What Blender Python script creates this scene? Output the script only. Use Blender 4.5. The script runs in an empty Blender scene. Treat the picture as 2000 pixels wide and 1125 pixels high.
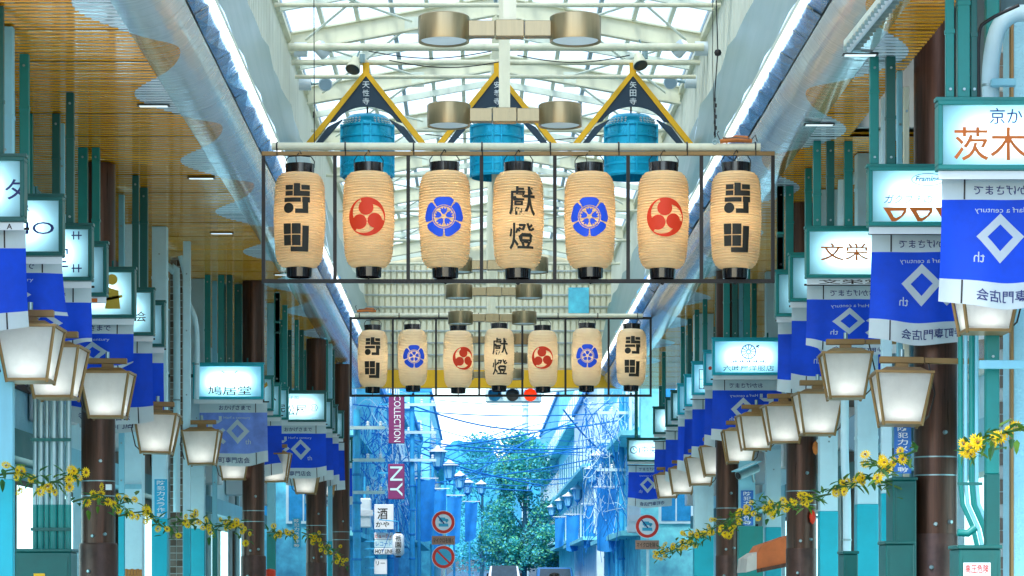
import bpy, bmesh, math, random
from math import sin, cos, pi, radians
from mathutils import Vector, Matrix
from mathutils.geometry import tessellate_polygon

random.seed(7)
SC = bpy.context.scene
COL = SC.collection
# ------------------------------------------------------------------ camera
F, VX, VY, H = 5000.0, 930.0, 1150.0, 1.5      # focal length and vanishing point in photo pixels, eye height
cam = bpy.data.cameras.new('camera')
cam.sensor_width = 36; cam.lens = 36 * F / 2000
cam.shift_x = (1000 - VX) / 2000
cam.shift_y = (VY - 562.5) / 2000
cam.clip_start = 0.1; cam.clip_end = 4000
camo = bpy.data.objects.new('camera', cam); COL.objects.link(camo)
camo.location = (0, 0, H); camo.rotation_euler = (pi / 2, 0, 0)
SC.camera = camo
# ------------------------------------------------------------------ sky, sun, exposure
SUN_EL, SUN_AZ = radians(52), radians(205)
w = bpy.data.worlds.new('World'); SC.world = w; w.use_nodes = True
nt = w.node_tree
bg = nt.nodes['Background']
sky = nt.nodes.new('ShaderNodeTexSky'); sky.sky_type = 'NISHITA'; sky.sun_disc = False
sky.sun_elevation = SUN_EL; sky.sun_rotation = SUN_AZ
sky.air_density = 1.0; sky.dust_density = .6; sky.ozone_density = 1.2
nt.links.new(sky.outputs[0], bg.inputs[0]); bg.inputs[1].default_value = 0.15
sun = bpy.data.lights.new('sun', 'SUN'); sun.energy = 1.5; sun.angle = radians(18); sun.color = (1, .95, .86)
suno = bpy.data.objects.new('sun', sun); COL.objects.link(suno)
sd = Vector((sin(SUN_AZ) * cos(SUN_EL), cos(SUN_AZ) * cos(SUN_EL), sin(SUN_EL)))
suno.rotation_euler = sd.to_track_quat('Z', 'Y').to_euler()
SC.view_settings.view_transform = 'Standard'; SC.view_settings.look = 'None'
SC.view_settings.exposure = 1.5; SC.view_settings.gamma = 1
SC.view_settings.use_curve_mapping = False
SC.render.engine = 'CYCLES'
SC.cycles.use_denoising = True
SC.cycles.max_bounces = 8; SC.cycles.diffuse_bounces = 4; SC.cycles.glossy_bounces = 3
SC.cycles.transparent_max_bounces = 12; SC.cycles.transmission_bounces = 4
SC.cycles.sample_clamp_indirect = 6
SC.cycles.caustics_reflective = False; SC.cycles.caustics_refractive = False

# ------------------------------------------------------------------ helpers
def P(px, py, Y): return Vector(((px - VX) * Y / F, Y, H + (VY - py) * Y / F))
def XP(px, Y): return (px - VX) * Y / F
def ZP(py, Y): return H + (VY - py) * Y / F
ORD = ['first', 'second', 'third', 'fourth', 'fifth', 'sixth', 'seventh', 'eighth', 'ninth', 'tenth', 'eleventh', 'twelfth',
       'thirteenth', 'fourteenth', 'fifteenth', 'sixteenth', 'seventeenth', 'eighteenth', 'nineteenth', 'twentieth',
       'twenty-first', 'twenty-second', 'twenty-third', 'twenty-fourth', 'twenty-fifth', 'twenty-sixth', 'twenty-seventh',
       'twenty-eighth', 'twenty-ninth', 'thirtieth', 'thirty-first', 'thirty-second', 'thirty-third']
ORG = {}
def tag(o, label=None, cat=None, group=None, kind=None):
    if label: o['label'] = label
    if cat: o['category'] = cat
    if group: o['group'] = group
    if kind: o['kind'] = kind
    return o
def thing(name, label, cat, loc=(0, 0, 0), group=None, kind=None, rz=0):
    o = bpy.data.objects.new(name, None); COL.objects.link(o)
    o.location = loc; o.rotation_euler = (0, 0, rz); o.empty_display_size = .1
    ORG[o.name] = Vector(loc)
    return tag(o, label, cat, group, kind)
def clone(o, parent=None, loc=None):
    c = o.copy(); COL.objects.link(c); c.parent = parent
    if loc is not None: c.location = loc
    for ch in list(o.children): clone(ch, c)
    return c

class MB:
    def __init__(s): s.v = []; s.f = []
    def add(s, vs, fs):
        n = len(s.v); s.v += [tuple(v) for v in vs]; s.f += [tuple(i + n for i in f) for f in fs]; return s
    def box(s, x0, x1, y0, y1, z0, z1):
        v = [(x, y, z) for z in (z0, z1) for y in (y0, y1) for x in (x0, x1)]
        return s.add(v, [(0, 2, 3, 1), (4, 5, 7, 6), (0, 1, 5, 4), (2, 6, 7, 3), (0, 4, 6, 2), (1, 3, 7, 5)])
    def hexa(s, bot, top):     # two quads, same winding (ccw seen from above)
        return s.add(list(bot) + list(top), [(3, 2, 1, 0), (4, 5, 6, 7), (0, 1, 5, 4), (1, 2, 6, 5), (2, 3, 7, 6), (3, 0, 4, 7)])
    def tube(s, pts, r, n=8, cap=True):
        pts = [Vector(p) for p in pts]; rs = r if isinstance(r, (list, tuple)) else [r] * len(pts)
        rings = []; up = None
        for i, p in enumerate(pts):
            d = (pts[min(i + 1, len(pts) - 1)] - pts[max(i - 1, 0)]).normalized()
            if up is None: up = Vector((0, 0, 1)) if abs(d.z) < .9 else Vector((1, 0, 0))
            a = d.cross(up).normalized(); b = a.cross(d).normalized(); up = b
            rings.append([p + (a * cos(2 * pi * k / n) + b * sin(2 * pi * k / n)) * rs[i] for k in range(n)])
        v = [q for R in rings for q in R]; f = []
        for i in range(len(rings) - 1):
            for k in range(n):
                f.append((i * n + k, i * n + (k + 1) % n, (i + 1) * n + (k + 1) % n, (i + 1) * n + k))
        if cap:
            f.append(tuple(range(n - 1, -1, -1))); f.append(tuple((len(rings) - 1) * n + k for k in range(n)))
        return s.add(v, f)
    def lathe(s, prof, n=32, c=(0, 0, 0), cap=False):   # profile of (r, z)
        v = [(c[0] + r * cos(2 * pi * k / n), c[1] + r * sin(2 * pi * k / n), c[2] + z) for r, z in prof for k in range(n)]
        f = [(i * n + k, i * n + (k + 1) % n, (i + 1) * n + (k + 1) % n, (i + 1) * n + k) for i in range(len(prof) - 1) for k in range(n)]
        if cap: f += [tuple(range(n - 1, -1, -1)), tuple((len(prof) - 1) * n + k for k in range(n))]
        return s.add(v, f)
    def prism(s, poly, y0, y1):    # polygon in XZ extruded along Y
        n = len(poly)
        v = [(x, y0, z) for x, z in poly] + [(x, y1, z) for x, z in poly]
        f = [(k, (k + 1) % n, n + (k + 1) % n, n + k) for k in range(n)]
        t = tessellate_polygon([[Vector((x, z, 0)) for x, z in poly]])
        f += [tuple(a) for a in t] + [tuple(n + q for q in reversed(a)) for a in t]
        return s.add(v, f)
    def bar(s, a, b, w, h, up=(0, 0, 1)):   # rectangular bar from a to b
        a, b = Vector(a), Vector(b); d = (b - a).normalized(); u = Vector(up)
        x = d.cross(u).normalized() * w / 2; z = x.normalized().cross(d).normalized() * h / 2
        return s.hexa([a - x - z, a + x - z, b + x - z, b - x - z], [a - x + z, a + x + z, b + x + z, b - x + z])
    def build(s, name, mat, parent=None, smooth=False, bevel=0, raw=False):
        me = bpy.data.meshes.new(name)
        o0 = Vector((0, 0, 0)) if (raw or parent is None) else ORG.get(parent.name, Vector())
        me.from_pydata([(x - o0.x, y - o0.y, z - o0.z) for x, y, z in s.v], [], s.f)
        bm = bmesh.new(); bm.from_mesh(me)
        bmesh.ops.recalc_face_normals(bm, faces=bm.faces)
        if bevel:
            ed = [e for e in bm.edges if len(e.link_faces) == 2 and e.calc_face_angle(0) > .5]
            bmesh.ops.bevel(bm, geom=ed, offset=bevel, segments=1, affect='EDGES', clamp_overlap=True)
        bm.to_mesh(me); bm.free()
        if smooth:
            me.polygons.foreach_set('use_smooth', [True] * len(me.polygons))
            try: me.set_sharp_from_angle(angle=radians(40))
            except Exception: pass
        me.materials.append(M[mat] if isinstance(mat, str) else mat)
        o = bpy.data.objects.new(name, me); COL.objects.link(o)
        if parent is not None: o.parent = parent; ORG[o.name] = o0
        else: ORG[o.name] = Vector()
        return o

# ------------------------------------------------------------------ materials
M = {}
def lnk(t, a, b): t.links.new(a, b)
def pm(name, col, rough=.55, metal=0, var=.12, vs=3.0, bump=0, bs=60, emit=0, ecol=None, stretch=None, dirt=0, spec=.5, coat=0, transl=0):
    m = bpy.data.materials.new(name); m.use_nodes = True; t = m.node_tree; n = t.nodes
    b = n['Principled BSDF']; M[name] = m
    b.inputs['Roughness'].default_value = rough; b.inputs['Metallic'].default_value = metal
    b.inputs['Specular IOR Level'].default_value = spec
    if coat: b.inputs['Coat Weight'].default_value = coat; b.inputs['Coat Roughness'].default_value = .15
    g = n.new('ShaderNodeNewGeometry')
    vec = g.outputs['Position']
    if stretch:
        mp = n.new('ShaderNodeMapping'); mp.inputs['Scale'].default_value = stretch; lnk(t, vec, mp.inputs['Vector']); vec = mp.outputs[0]
    nz = n.new('ShaderNodeTexNoise'); nz.inputs['Scale'].default_value = vs; nz.inputs['Detail'].default_value = 6
    nz.inputs['Roughness'].default_value = .65
    lnk(t, vec, nz.inputs['Vector'])
    r = n.new('ShaderNodeValToRGB'); e = r.color_ramp.elements
    e[0].position = .3; e[1].position = .72
    e[0].color = tuple(max(0, c * (1 - var)) for c in col) + (1,)
    e[1].color = tuple(min(1, c * (1 + var * .8)) for c in col) + (1,)
    lnk(t, nz.outputs['Fac'], r.inputs['Fac'])
    out = r.outputs['Color']
    if dirt:
        nd = n.new('ShaderNodeTexNoise'); nd.inputs['Scale'].default_value = 1.7; nd.inputs['Detail'].default_value = 8
        md = n.new('ShaderNodeMapping'); md.inputs['Scale'].default_value = (3, 3, .5); lnk(t, g.outputs['Position'], md.inputs['Vector']); lnk(t, md.outputs[0], nd.inputs['Vector'])
        rr = n.new('ShaderNodeValToRGB'); rr.color_ramp.elements[0].position = .55; rr.color_ramp.elements[1].position = .75
        lnk(t, nd.outputs['Fac'], rr.inputs['Fac'])
        mm = n.new('ShaderNodeMath'); mm.operation = 'MULTIPLY'; mm.inputs[1].default_value = dirt; lnk(t, rr.outputs['Color'], mm.inputs[0])
        mx = n.new('ShaderNodeMixRGB'); mx.inputs['Color2'].default_value = (.10, .085, .06, 1); lnk(t, mm.outputs[0], mx.inputs['Fac']); lnk(t, out, mx.inputs['Color1']); out = mx.outputs['Color']
    lnk(t, out, b.inputs['Base Color'])
    rm = n.new('ShaderNodeMapRange'); rm.inputs['To Min'].default_value = max(.02, rough - .1); rm.inputs['To Max'].default_value = min(1, rough + .12)
    lnk(t, nz.outputs['Fac'], rm.inputs['Value']); lnk(t, rm.outputs[0], b.inputs['Roughness'])
    if bump:
        nb = n.new('ShaderNodeTexNoise'); nb.inputs['Scale'].default_value = bs; nb.inputs['Detail'].default_value = 4
        lnk(t, vec, nb.inputs['Vector'])
        bu = n.new('ShaderNodeBump'); bu.inputs['Strength'].default_value = bump; bu.inputs['Distance'].default_value = .01
        lnk(t, nb.outputs['Fac'], bu.inputs['Height']); lnk(t, bu.outputs[0], b.inputs['Normal'])
    if emit:
        b.inputs['Emission Color'].default_value = tuple(ecol or col) + (1,); b.inputs['Emission Strength'].default_value = emit
    if transl:
        tr = n.new('ShaderNodeBsdfTranslucent'); lnk(t, out, tr.inputs['Color'])
        ms = n.new('ShaderNodeMixShader'); ms.inputs[0].default_value = transl
        lnk(t, b.outputs[0], ms.inputs[1]); lnk(t, tr.outputs[0], ms.inputs[2]); lnk(t, ms.outputs[0], n['Material Output'].inputs['Surface'])
    return m

pm('steel_white', (.80, .84, .72), .45, var=.06, dirt=.25)
pm('steel_cream', (.82, .79, .60), .45, var=.08, dirt=.2)
pm('steel_blue', (.30, .42, .52), .45, var=.1)
pm('cove', (.20, .33, .33), .36, .15, var=.05, vs=1.2, dirt=.12)
pm('wall_corr', (.80, .80, .68), .5, var=.06, stretch=(6, 6, .6), dirt=.2)
pm('gable_wall', (.80, .75, .55), .55, var=.06)
pm('film', (.16, .42, .78), .2, .6, var=.35, vs=5, bump=.9, bs=9)
pm('tube_white', (.95, .97, 1), .3, emit=1.3, ecol=(.92, .97, 1))
pm('teal_dark', (.001, .11, .10), .4, var=.14, dirt=.2)
pm('teal', (.002, .23, .21), .4, var=.12, dirt=.15)
pm('cyan', (.003, .46, .58), .4, var=.1, dirt=.1)
pm('pale', (.26, .62, .75), .45, var=.08, dirt=.15)
pm('white_post', (.58, .82, .90), .45, var=.06, dirt=.15)
pm('brown', (.085, .034, .020), .30, .4, var=.45, vs=4, stretch=(9, 9, .35), bump=.15, bs=30, dirt=.2)
pm('brown_sleeve', (.10, .05, .04), .42, .35, var=.4, vs=5, bump=.2, bs=25, dirt=.3)
pm('galv', (.30, .42, .44), .35, .7, var=.15, stretch=(4, 4, .5))
pm('bronze', (.32, .19, .07), .42, .35, var=.15, dirt=.15)
pm('fixture', (.40, .31, .18), .3, .85, var=.12, stretch=(9, 9, .6))
pm('black', (.015, .013, .014), .35, var=.2)
pm('frame_dark', (.014, .010, .009), .5, 0, var=.3)
pm('lacquer', (.012, .009, .012), .12, var=.2, coat=.6)
pm('yellow', (.92, .48, .006), .4, var=.08, dirt=.1)
pm('pediment_dark', (.022, .050, .085), .6, var=.2, bump=.25, bs=120)
pm('bell', (.01, .50, .80), .28, .3, var=.12, vs=4)
pm('ink', (.02, .018, .012), .6, var=.2)
pm('ink_blue', (.006, .02, .16), .5, var=.1)
pm('red_print', (.88, .045, .008), .55, var=.06)
pm('blue_print', (.015, .10, .88), .55, var=.06)
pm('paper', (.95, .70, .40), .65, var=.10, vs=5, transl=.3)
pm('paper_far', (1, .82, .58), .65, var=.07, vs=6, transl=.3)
pm('banner_blue', (.004, .075, .74), .75, var=.18, vs=3, bump=.2, bs=400, transl=.2)
pm('banner_lit', (.22, .34, .90), .75, var=.25, vs=5, transl=.3)  # lit copy of the banner blue, brightness put into the colour
pm('banner_white', (.64, .72, .74), .75, var=.06, transl=.2)
pm('white_paint', (.82, .86, .88), .5, var=.05)
pm('sign_face', (.80, .92, .97), .25, var=.04, emit=.55, ecol=(.55, .86, 1), dirt=.06)
pm('sign_face_dim', (.55, .78, .90), .25, var=.05, emit=.12, ecol=(.45, .8, 1), dirt=.08)
pm('box_lamp', (.9, .95, 1), .5, emit=3.4, ecol=(.86, .97, 1)); pm('box_lamp_dim', (.9, .95, 1), .5, emit=1.6, ecol=(.8, .95, 1))
pm('sign_sheet', (.55, .86, .96), .22, var=.04, dirt=.05, transl=.72)
pm('orange_text', (.68, .14, .003), .5, var=.12)
pm('dark_text', (.03, .012, .012), .5)
pm('navy_text', (.02, .03, .16), .5)
pm('grey_text', (.03, .05, .09), .5)
pm('gold', (.62, .42, .05), .4, .4)
pm('lamp_glass', (.68, .70, .68), .35, var=.07, vs=9, dirt=.12, transl=.5)
pm('lamp_glow', (1, .95, .85), .4, emit=5, ecol=(1, .97, .92))
pm('stem', (.05, .12, .02), .6, var=.3)
pm('leaf', (.035, .15, .03), .5, var=.4, vs=9, transl=.25)
pm('leaf2', (.10, .22, .02), .5, var=.4, vs=9, transl=.25)
pm('petal', (1.0, .66, .003), .55, var=.06, vs=20, transl=.25)
pm('flower_eye', (.30, .12, .01), .7)
pm('asphalt', (.04, .07, .09), .85, var=.2, bump=.3)
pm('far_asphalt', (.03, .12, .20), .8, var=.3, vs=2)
pm('paving', (.44, .44, .42), .7, var=.12, vs=6, bump=.1)
pm('stucco', (.36, .70, .84), .9, var=.08, bump=1.0, bs=45)
pm('stucco_white', (.62, .88, .97), .85, var=.06, bump=.6, bs=25)
pm('plaster', (.50, .54, .52), .8, var=.12, dirt=.3)
pm('brick', (.20, .16, .13), .85, var=.3, bump=.4, bs=30)
pm('wood_dark', (.09, .055, .035), .6, var=.4, stretch=(1, 1, 8))
pm('orange_wood', (.62, .22, .03), .5, var=.2)
pm('glass_dark', (.04, .07, .09), .08, var=.2)
pm('awning', (.70, .17, .05), .7, var=.2, transl=.2)
pm('awning_pale', (.62, .56, .52), .7, var=.15)
pm('rope_orange', (.62, .18, .03), .7, var=.4)
pm('far_blue', (.12, .60, .94), .7, var=.45, vs=2.2)  # far set: street-end haze is put into these blue base colours
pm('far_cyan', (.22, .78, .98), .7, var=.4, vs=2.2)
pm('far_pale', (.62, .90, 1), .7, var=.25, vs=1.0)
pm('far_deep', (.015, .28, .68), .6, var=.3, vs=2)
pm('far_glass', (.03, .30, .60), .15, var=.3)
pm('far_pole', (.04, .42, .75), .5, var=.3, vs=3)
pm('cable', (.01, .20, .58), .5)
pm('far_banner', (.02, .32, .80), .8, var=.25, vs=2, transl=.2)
pm('hat_white', (.78, .88, .92), .5)
pm('far_lamp_glass', (.25, .65, .85), .2, var=.1)
pm('sign_red', (.78, .03, .015), .4, var=.05)
pm('sign_ring_blue', (.04, .42, .62), .4, var=.05)
pm('plum', (.22, .03, .14), .5, var=.2)
pm('plate_brown', (.42, .22, .15), .6, var=.15)
pm('tree_leaf', (.04, .46, .46), .6, var=.5, vs=1.5, transl=.35)
pm('tree_leaf_light', (.20, .72, .38), .6, var=.4, vs=1.5, transl=.2)
pm('tree_leaf_blue', (.10, .60, .88), .6, var=.4, vs=1.5, transl=.2)
pm('bark', (.03, .16, .26), .8, var=.3)
pm('hill', (.03, .34, .55), .9, var=.35, vs=.03)  # blue of the haze painted into the hillside
pm('signal_red', (.9, .05, .01), .3, emit=.5, ecol=(1, .03, .0))
pm('signal_dark', (.08, .06, .05), .3)
pm('signal_blue', (.02, .25, .45), .3)
pm('car_white', (.75, .85, .92), .2, coat=.6, var=.03)
pm('car_blue', (.03, .16, .40), .2, coat=.6, var=.05)
pm('rubber', (.015, .015, .016), .8)
pm('skin', (.6, .38, .28), .5, var=.05)
pm('hair', (.012, .01, .01), .5, var=.3)
pm('cloth_dark', (.03, .05, .10), .85, var=.15)
pm('spot_white', (.72, .80, .86), .35, var=.05)
pm('lantern_bulb', (1, .9, .75), .5, emit=9, ecol=(1, .90, .72))
pm('window_fill', (.8, .85, .85), .2, emit=.9, ecol=(.55, .95, 1))  # glow added to the shop panes to brighten the arcade interior
pm('lens', (.85, .95, 1), .15, emit=.3, ecol=(.8, .95, 1))

def ceiling_mat(name, smooth_edge):
    """ribbed brushed metal soffit; yellow anodised outside a wavy boundary, silver inside"""
    m = bpy.data.materials.new(name); m.use_nodes = True; t = m.node_tree; n = t.nodes; b = n['Principled BSDF']; M[name] = m
    g = n.new('ShaderNodeNewGeometry'); sp = n.new('ShaderNodeSeparateXYZ'); lnk(t, g.outputs['Position'], sp.inputs[0])
    def math_(op, a, bb=None, c=None):
        q = n.new('ShaderNodeMath'); q.operation = op
        for i, val in enumerate((a, bb, c)):
            if val is None: continue
            if isinstance(val, (int, float)): q.inputs[i].default_value = val
            else: lnk(t, val, q.inputs[i])
        return q.outputs[0]
    ax = math_('ABSOLUTE', math_('SUBTRACT', sp.outputs['X'], CX))
    side = math_('GREATER_THAN', sp.outputs['X'], CX)
    ph = math_('MULTIPLY', math_('SUBTRACT', math_('SUBTRACT', sp.outputs['Y'], 23.3), math_('MULTIPLY', side, 1.95)), 2 * pi / 3.9)
    bound = math_('SUBTRACT', 3.31, math_('MULTIPLY', math_('COSINE', ph), .33))
    yel = math_('GREATER_THAN', ax, bound)
    nz = n.new('ShaderNodeTexNoise'); nz.inputs['Scale'].default_value = 2.2; nz.inputs['Detail'].default_value = 5
    mp = n.new('ShaderNodeMapping'); mp.inputs['Scale'].default_value = (.5, 6, 1); lnk(t, g.outputs['Position'], mp.inputs[0]); lnk(t, mp.outputs[0], nz.inputs['Vector'])
    mx = n.new('ShaderNodeMixRGB'); mx.inputs['Color1'].default_value = (.74, .84, .88, 1); mx.inputs['Color2'].default_value = (1.0, .43, .002, 1)
    lnk(t, yel, mx.inputs['Fac'])
    mv = n.new('ShaderNodeMixRGB'); mv.blend_type = 'MULTIPLY'; mv.inputs['Fac'].default_value = .18
    lnk(t, mx.outputs[0], mv.inputs['Color1']); lnk(t, nz.outputs['Fac'], mv.inputs['Color2'])
    lnk(t, mv.outputs[0], b.inputs['Base Color'])
    b.inputs['Metallic'].default_value = .36; b.inputs['Roughness'].default_value = .24; b.inputs['Coat Weight'].default_value = .8; b.inputs['Coat Roughness'].default_value = .06; b.inputs['Coat IOR'].default_value = 1.6
    # ribs across the street: irregular line pattern along Y
    n1 = n.new('ShaderNodeTexNoise'); n1.inputs['Scale'].default_value = 1; n1.inputs['Detail'].default_value = 3
    m1 = n.new('ShaderNodeMapping'); m1.inputs['Scale'].default_value = (.6, 16, 1); lnk(t, g.outputs['Position'], m1.inputs[0]); lnk(t, m1.outputs[0], n1.inputs['Vector'])
    wv = n.new('ShaderNodeTexWave'); wv.bands_direction = 'Y'; wv.inputs['Scale'].default_value = 1.6; wv.inputs['Distortion'].default_value = .6
    lnk(t, g.outputs['Position'], wv.inputs['Vector'])
    ad = math_('ADD', math_('MULTIPLY', n1.outputs['Fac'], 1.0), math_('MULTIPLY', wv.outputs['Fac'], .25))
    bu = n.new('ShaderNodeBump'); bu.inputs['Strength'].default_value = .9 if not smooth_edge else .15; bu.inputs['Distance'].default_value = .02
    lnk(t, ad, bu.inputs['Height']); lnk(t, bu.outputs[0], b.inputs['Normal']); b2 = n.new('ShaderNodeBump'); b2.inputs['Strength'].default_value = .3; b2.inputs['Distance'].default_value = .015; lnk(t, n1.outputs['Fac'], b2.inputs['Height']); lnk(t, b2.outputs[0], b.inputs['Coat Normal'])
    return m

def pane_mat():
    m = bpy.data.materials.new('roof_pane'); m.use_nodes = True; t = m.node_tree; n = t.nodes; M['roof_pane'] = m
    b = n['Principled BSDF']; b.inputs['Base Color'].default_value = (.88, .92, .86, 1); b.inputs['Roughness'].default_value = .2
    tr = n.new('ShaderNodeBsdfTranslucent'); tr.inputs['Color'].default_value = (.95, .97, .86, 1)
    tp = n.new('ShaderNodeBsdfTransparent'); tp.inputs['Color'].default_value = (.66, .78, .80, 1)
    g = n.new('ShaderNodeNewGeometry'); nz = n.new('ShaderNodeTexNoise'); nz.inputs['Scale'].default_value = 1.3; nz.inputs['Detail'].default_value = 6
    mp = n.new('ShaderNodeMapping'); mp.inputs['Scale'].default_value = (1, 5, 1); lnk(t, g.outputs['Position'], mp.inputs[0]); lnk(t, mp.outputs[0], nz.inputs['Vector'])
    r = n.new('ShaderNodeMapRange'); r.inputs['From Min'].default_value = .3; r.inputs['From Max'].default_value = .7; r.inputs['To Min'].default_value = .25; r.inputs['To Max'].default_value = .6
    lnk(t, nz.outputs['Fac'], r.inputs['Value'])
    a = n.new('ShaderNodeMixShader'); a.inputs[0].default_value = .85; lnk(t, b.outputs[0], a.inputs[1]); lnk(t, tr.outputs[0], a.inputs[2])
    c = n.new('ShaderNodeMixShader'); lnk(t, r.outputs[0], c.inputs[0]); lnk(t, a.outputs[0], c.inputs[1]); lnk(t, tp.outputs[0], c.inputs[2])
    lnk(t, c.outputs[0], n['Material Output'].inputs['Surface'])
CX, HC, PITCH = .28, 6.35, 3.9       # centre line of the arcade, soffit height, bay length
Y0, Y1 = 17.0, 62.0
ceiling_mat('soffit', False); ceiling_mat('soffit_smooth', True); pane_mat()

# ------------------------------------------------------------------ text as flat meshes, one depsgraph update
TEXTS = ['獻', '燈', '天', '性', '寺', '矢', '田', '安', '養', '京かまぼ', '茨木', 'Framing', 'ガクブチの', 'ママキ', '文栄', '文栄堂', '六時屋洋服店',
         '中央信', 'タ', 'OR', 'NO', 'A', '堂', '会', '鳩居堂', '完', '御菓子司', '松屋', 'おかげさまで', 'Harf a century', 'th', '寺町専門店会',
         '高圧危険', 'マイクロを除く', '酒', 'かや', 'レコード', 'HOT LINE', '祇', '園', '祭', 'COLLECTION', 'NY', 'ビューティ', 'リー', '防', '犯', 'カ', 'メ', 'ラ', '作', '動', '中']
TM = {}
def prep_texts():
    objs = []
    for s in TEXTS:
        for bold in (0, 1):
            cu = bpy.data.curves.new('t', 'FONT'); cu.body = s; cu.size = 1; cu.align_x = 'CENTER'; cu.align_y = 'CENTER'
            cu.resolution_u = 3; cu.offset = (.022 if all(ord(q) < 0x250 for q in s) else .009 if s not in '獻燈' else .012) * bold
            if s in ('Framing', 'ガクブチの'): cu.shear = .25
            o = bpy.data.objects.new('t', cu); COL.objects.link(o); objs.append((s, bold, o))
    dg = bpy.context.evaluated_depsgraph_get(); dg.update()
    for s, bold, o in objs:
        me = o.evaluated_get(dg).to_mesh()
        v = [(p.co.x, p.co.y) for p in me.vertices]; f = [tuple(p.vertices) for p in me.polygons]
        x0 = min(a[0] for a in v); x1 = max(a[0] for a in v); y0 = min(a[1] for a in v); y1 = max(a[1] for a in v)
        v = [((a - (x0 + x1) / 2), (b - (y0 + y1) / 2)) for a, b in v]
        TM[(s, bold)] = (v, f, x1 - x0, y1 - y0)
    for s, bold, o in objs:
        cu = o.data; bpy.data.objects.remove(o); bpy.data.curves.remove(cu)
prep_texts()

class Flat:
    """flat print: 2-D polygons (x, z) that a map function lays on a surface"""
    def __init__(s): s.v = []; s.f = []
    def poly(s, pts, holes=()):
        loops = [[Vector((x, z, 0)) for x, z in pts]] + [[Vector((x, z, 0)) for x, z in h] for h in holes]
        n = len(s.v); s.v += [(p.x, p.y) for L in loops for p in L]
        s.f += [tuple(n + i for i in t) for t in tessellate_polygon(loops)]; return s
    def rect(s, x0, z0, x1, z1): return s.poly([(x0, z0), (x1, z0), (x1, z1), (x0, z1)])
    def circ(s, x, z, r, n=24, rin=0):
        o = [(x + r * cos(2 * pi * k / n), z + r * sin(2 * pi * k / n)) for k in range(n)]
        return s.poly(o, [[(x + rin * cos(2 * pi * k / n), z + rin * sin(2 * pi * k / n)) for k in range(n)]] if rin else ())
    def stroke(s, pts, w):
        for (x0, z0), (x1, z1) in zip(pts, pts[1:]):
            d = math.hypot(x1 - x0, z1 - z0); nx, nz = -(z1 - z0) / d * w / 2, (x1 - x0) / d * w / 2
            s.poly([(x0 + nx, z0 + nz), (x0 - nx, z0 - nz), (x1 - nx, z1 - nz), (x1 + nx, z1 + nz)])
        return s
    def text(s, t, x, z, width=None, height=None, bold=1):
        v, f, w0, h0 = TM[(t, bold)]
        kx = width / w0 if width else height / h0
        kz = height / h0 if height else kx
        n = len(s.v); s.v += [(x + a * kx, z + b * kz) for a, b in v]; s.f += [tuple(n + i for i in q) for q in f]; return s
    def build(s, name, mat, parent, fn, cut=None, raw=False, mirror=False):
        sg = -1 if mirror else 1
        bm = bmesh.new(); vs = [bm.verts.new((a * sg, 0, b)) for a, b in s.v]
        for q in s.f:
            try: bm.faces.new([vs[i] for i in q])
            except ValueError: pass
        if cut and s.v:
            for ax in (0, 2):
                lo = min(v.co[ax] for v in bm.verts); hi = max(v.co[ax] for v in bm.verts)
                k = math.floor(lo / cut) + 1
                while k * cut < hi:
                    co = [0, 0, 0]; no = [0, 0, 0]; co[ax] = k * cut; no[ax] = 1
                    bmesh.ops.bisect_plane(bm, geom=bm.verts[:] + bm.edges[:] + bm.faces[:], plane_co=co, plane_no=no); k += 1
        o0 = Vector() if raw else ORG.get(parent.name, Vector())
        for v in bm.verts: v.co = Vector(fn(v.co.x, v.co.z)) - o0
        me = bpy.data.meshes.new(name); bm.to_mesh(me); bm.free()
        me.materials.append(M[mat]); o = bpy.data.objects.new(name, me); COL.objects.link(o); o.parent = parent; ORG[o.name] = o0
        return o

# ================================================================== THE SETTING
def structure(mb, name, mat, label=None, parent=None, **k):
    o = mb.build(name, mat, parent, **k)
    if parent is None: o['kind'] = 'structure'
    if label: o['label'] = label
    return o
def gz(Y): return max(0, (Y - 64) * .0145)      # the road climbs gently beyond the arcade
mb = MB(); mb.add([(-500, -40, -.3), (500, -40, -.3), (500, 64, -.3), (-500, 64, -.3), (500, 900, gz(900) - .3), (-500, 900, gz(900) - .3)], [(0, 1, 2, 3), (3, 2, 4, 5)])
structure(mb, 'ground', 'asphalt', 'dark ground under and around the shopping street')
mb = MB(); mb.add([(-2.6, -30, 0), (3.2, -30, 0), (3.2, 64, 0), (-2.6, 64, 0)], [(0, 1, 2, 3)])
structure(mb, 'road', 'paving', 'paved roadway running down the middle of the arcade')
mb = MB(); mb.add([(-3.0, 64, 0), (4.2, 64, 0), (4.2, 320, gz(320)), (-3.0, 320, gz(320))], [(0, 1, 2, 3)])
structure(mb, 'street', 'far_asphalt', 'blue-grey asphalt street climbing away beyond the arcade')
for a, b, nm in ((-7, -2.6, 'left'), (3.2, 7, 'right')):
    mb = MB(); mb.box(a, b, -30, 64, -.2, .12); structure(mb, 'pavement', 'paving', f'raised pavement along the {nm} side shops')

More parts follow.
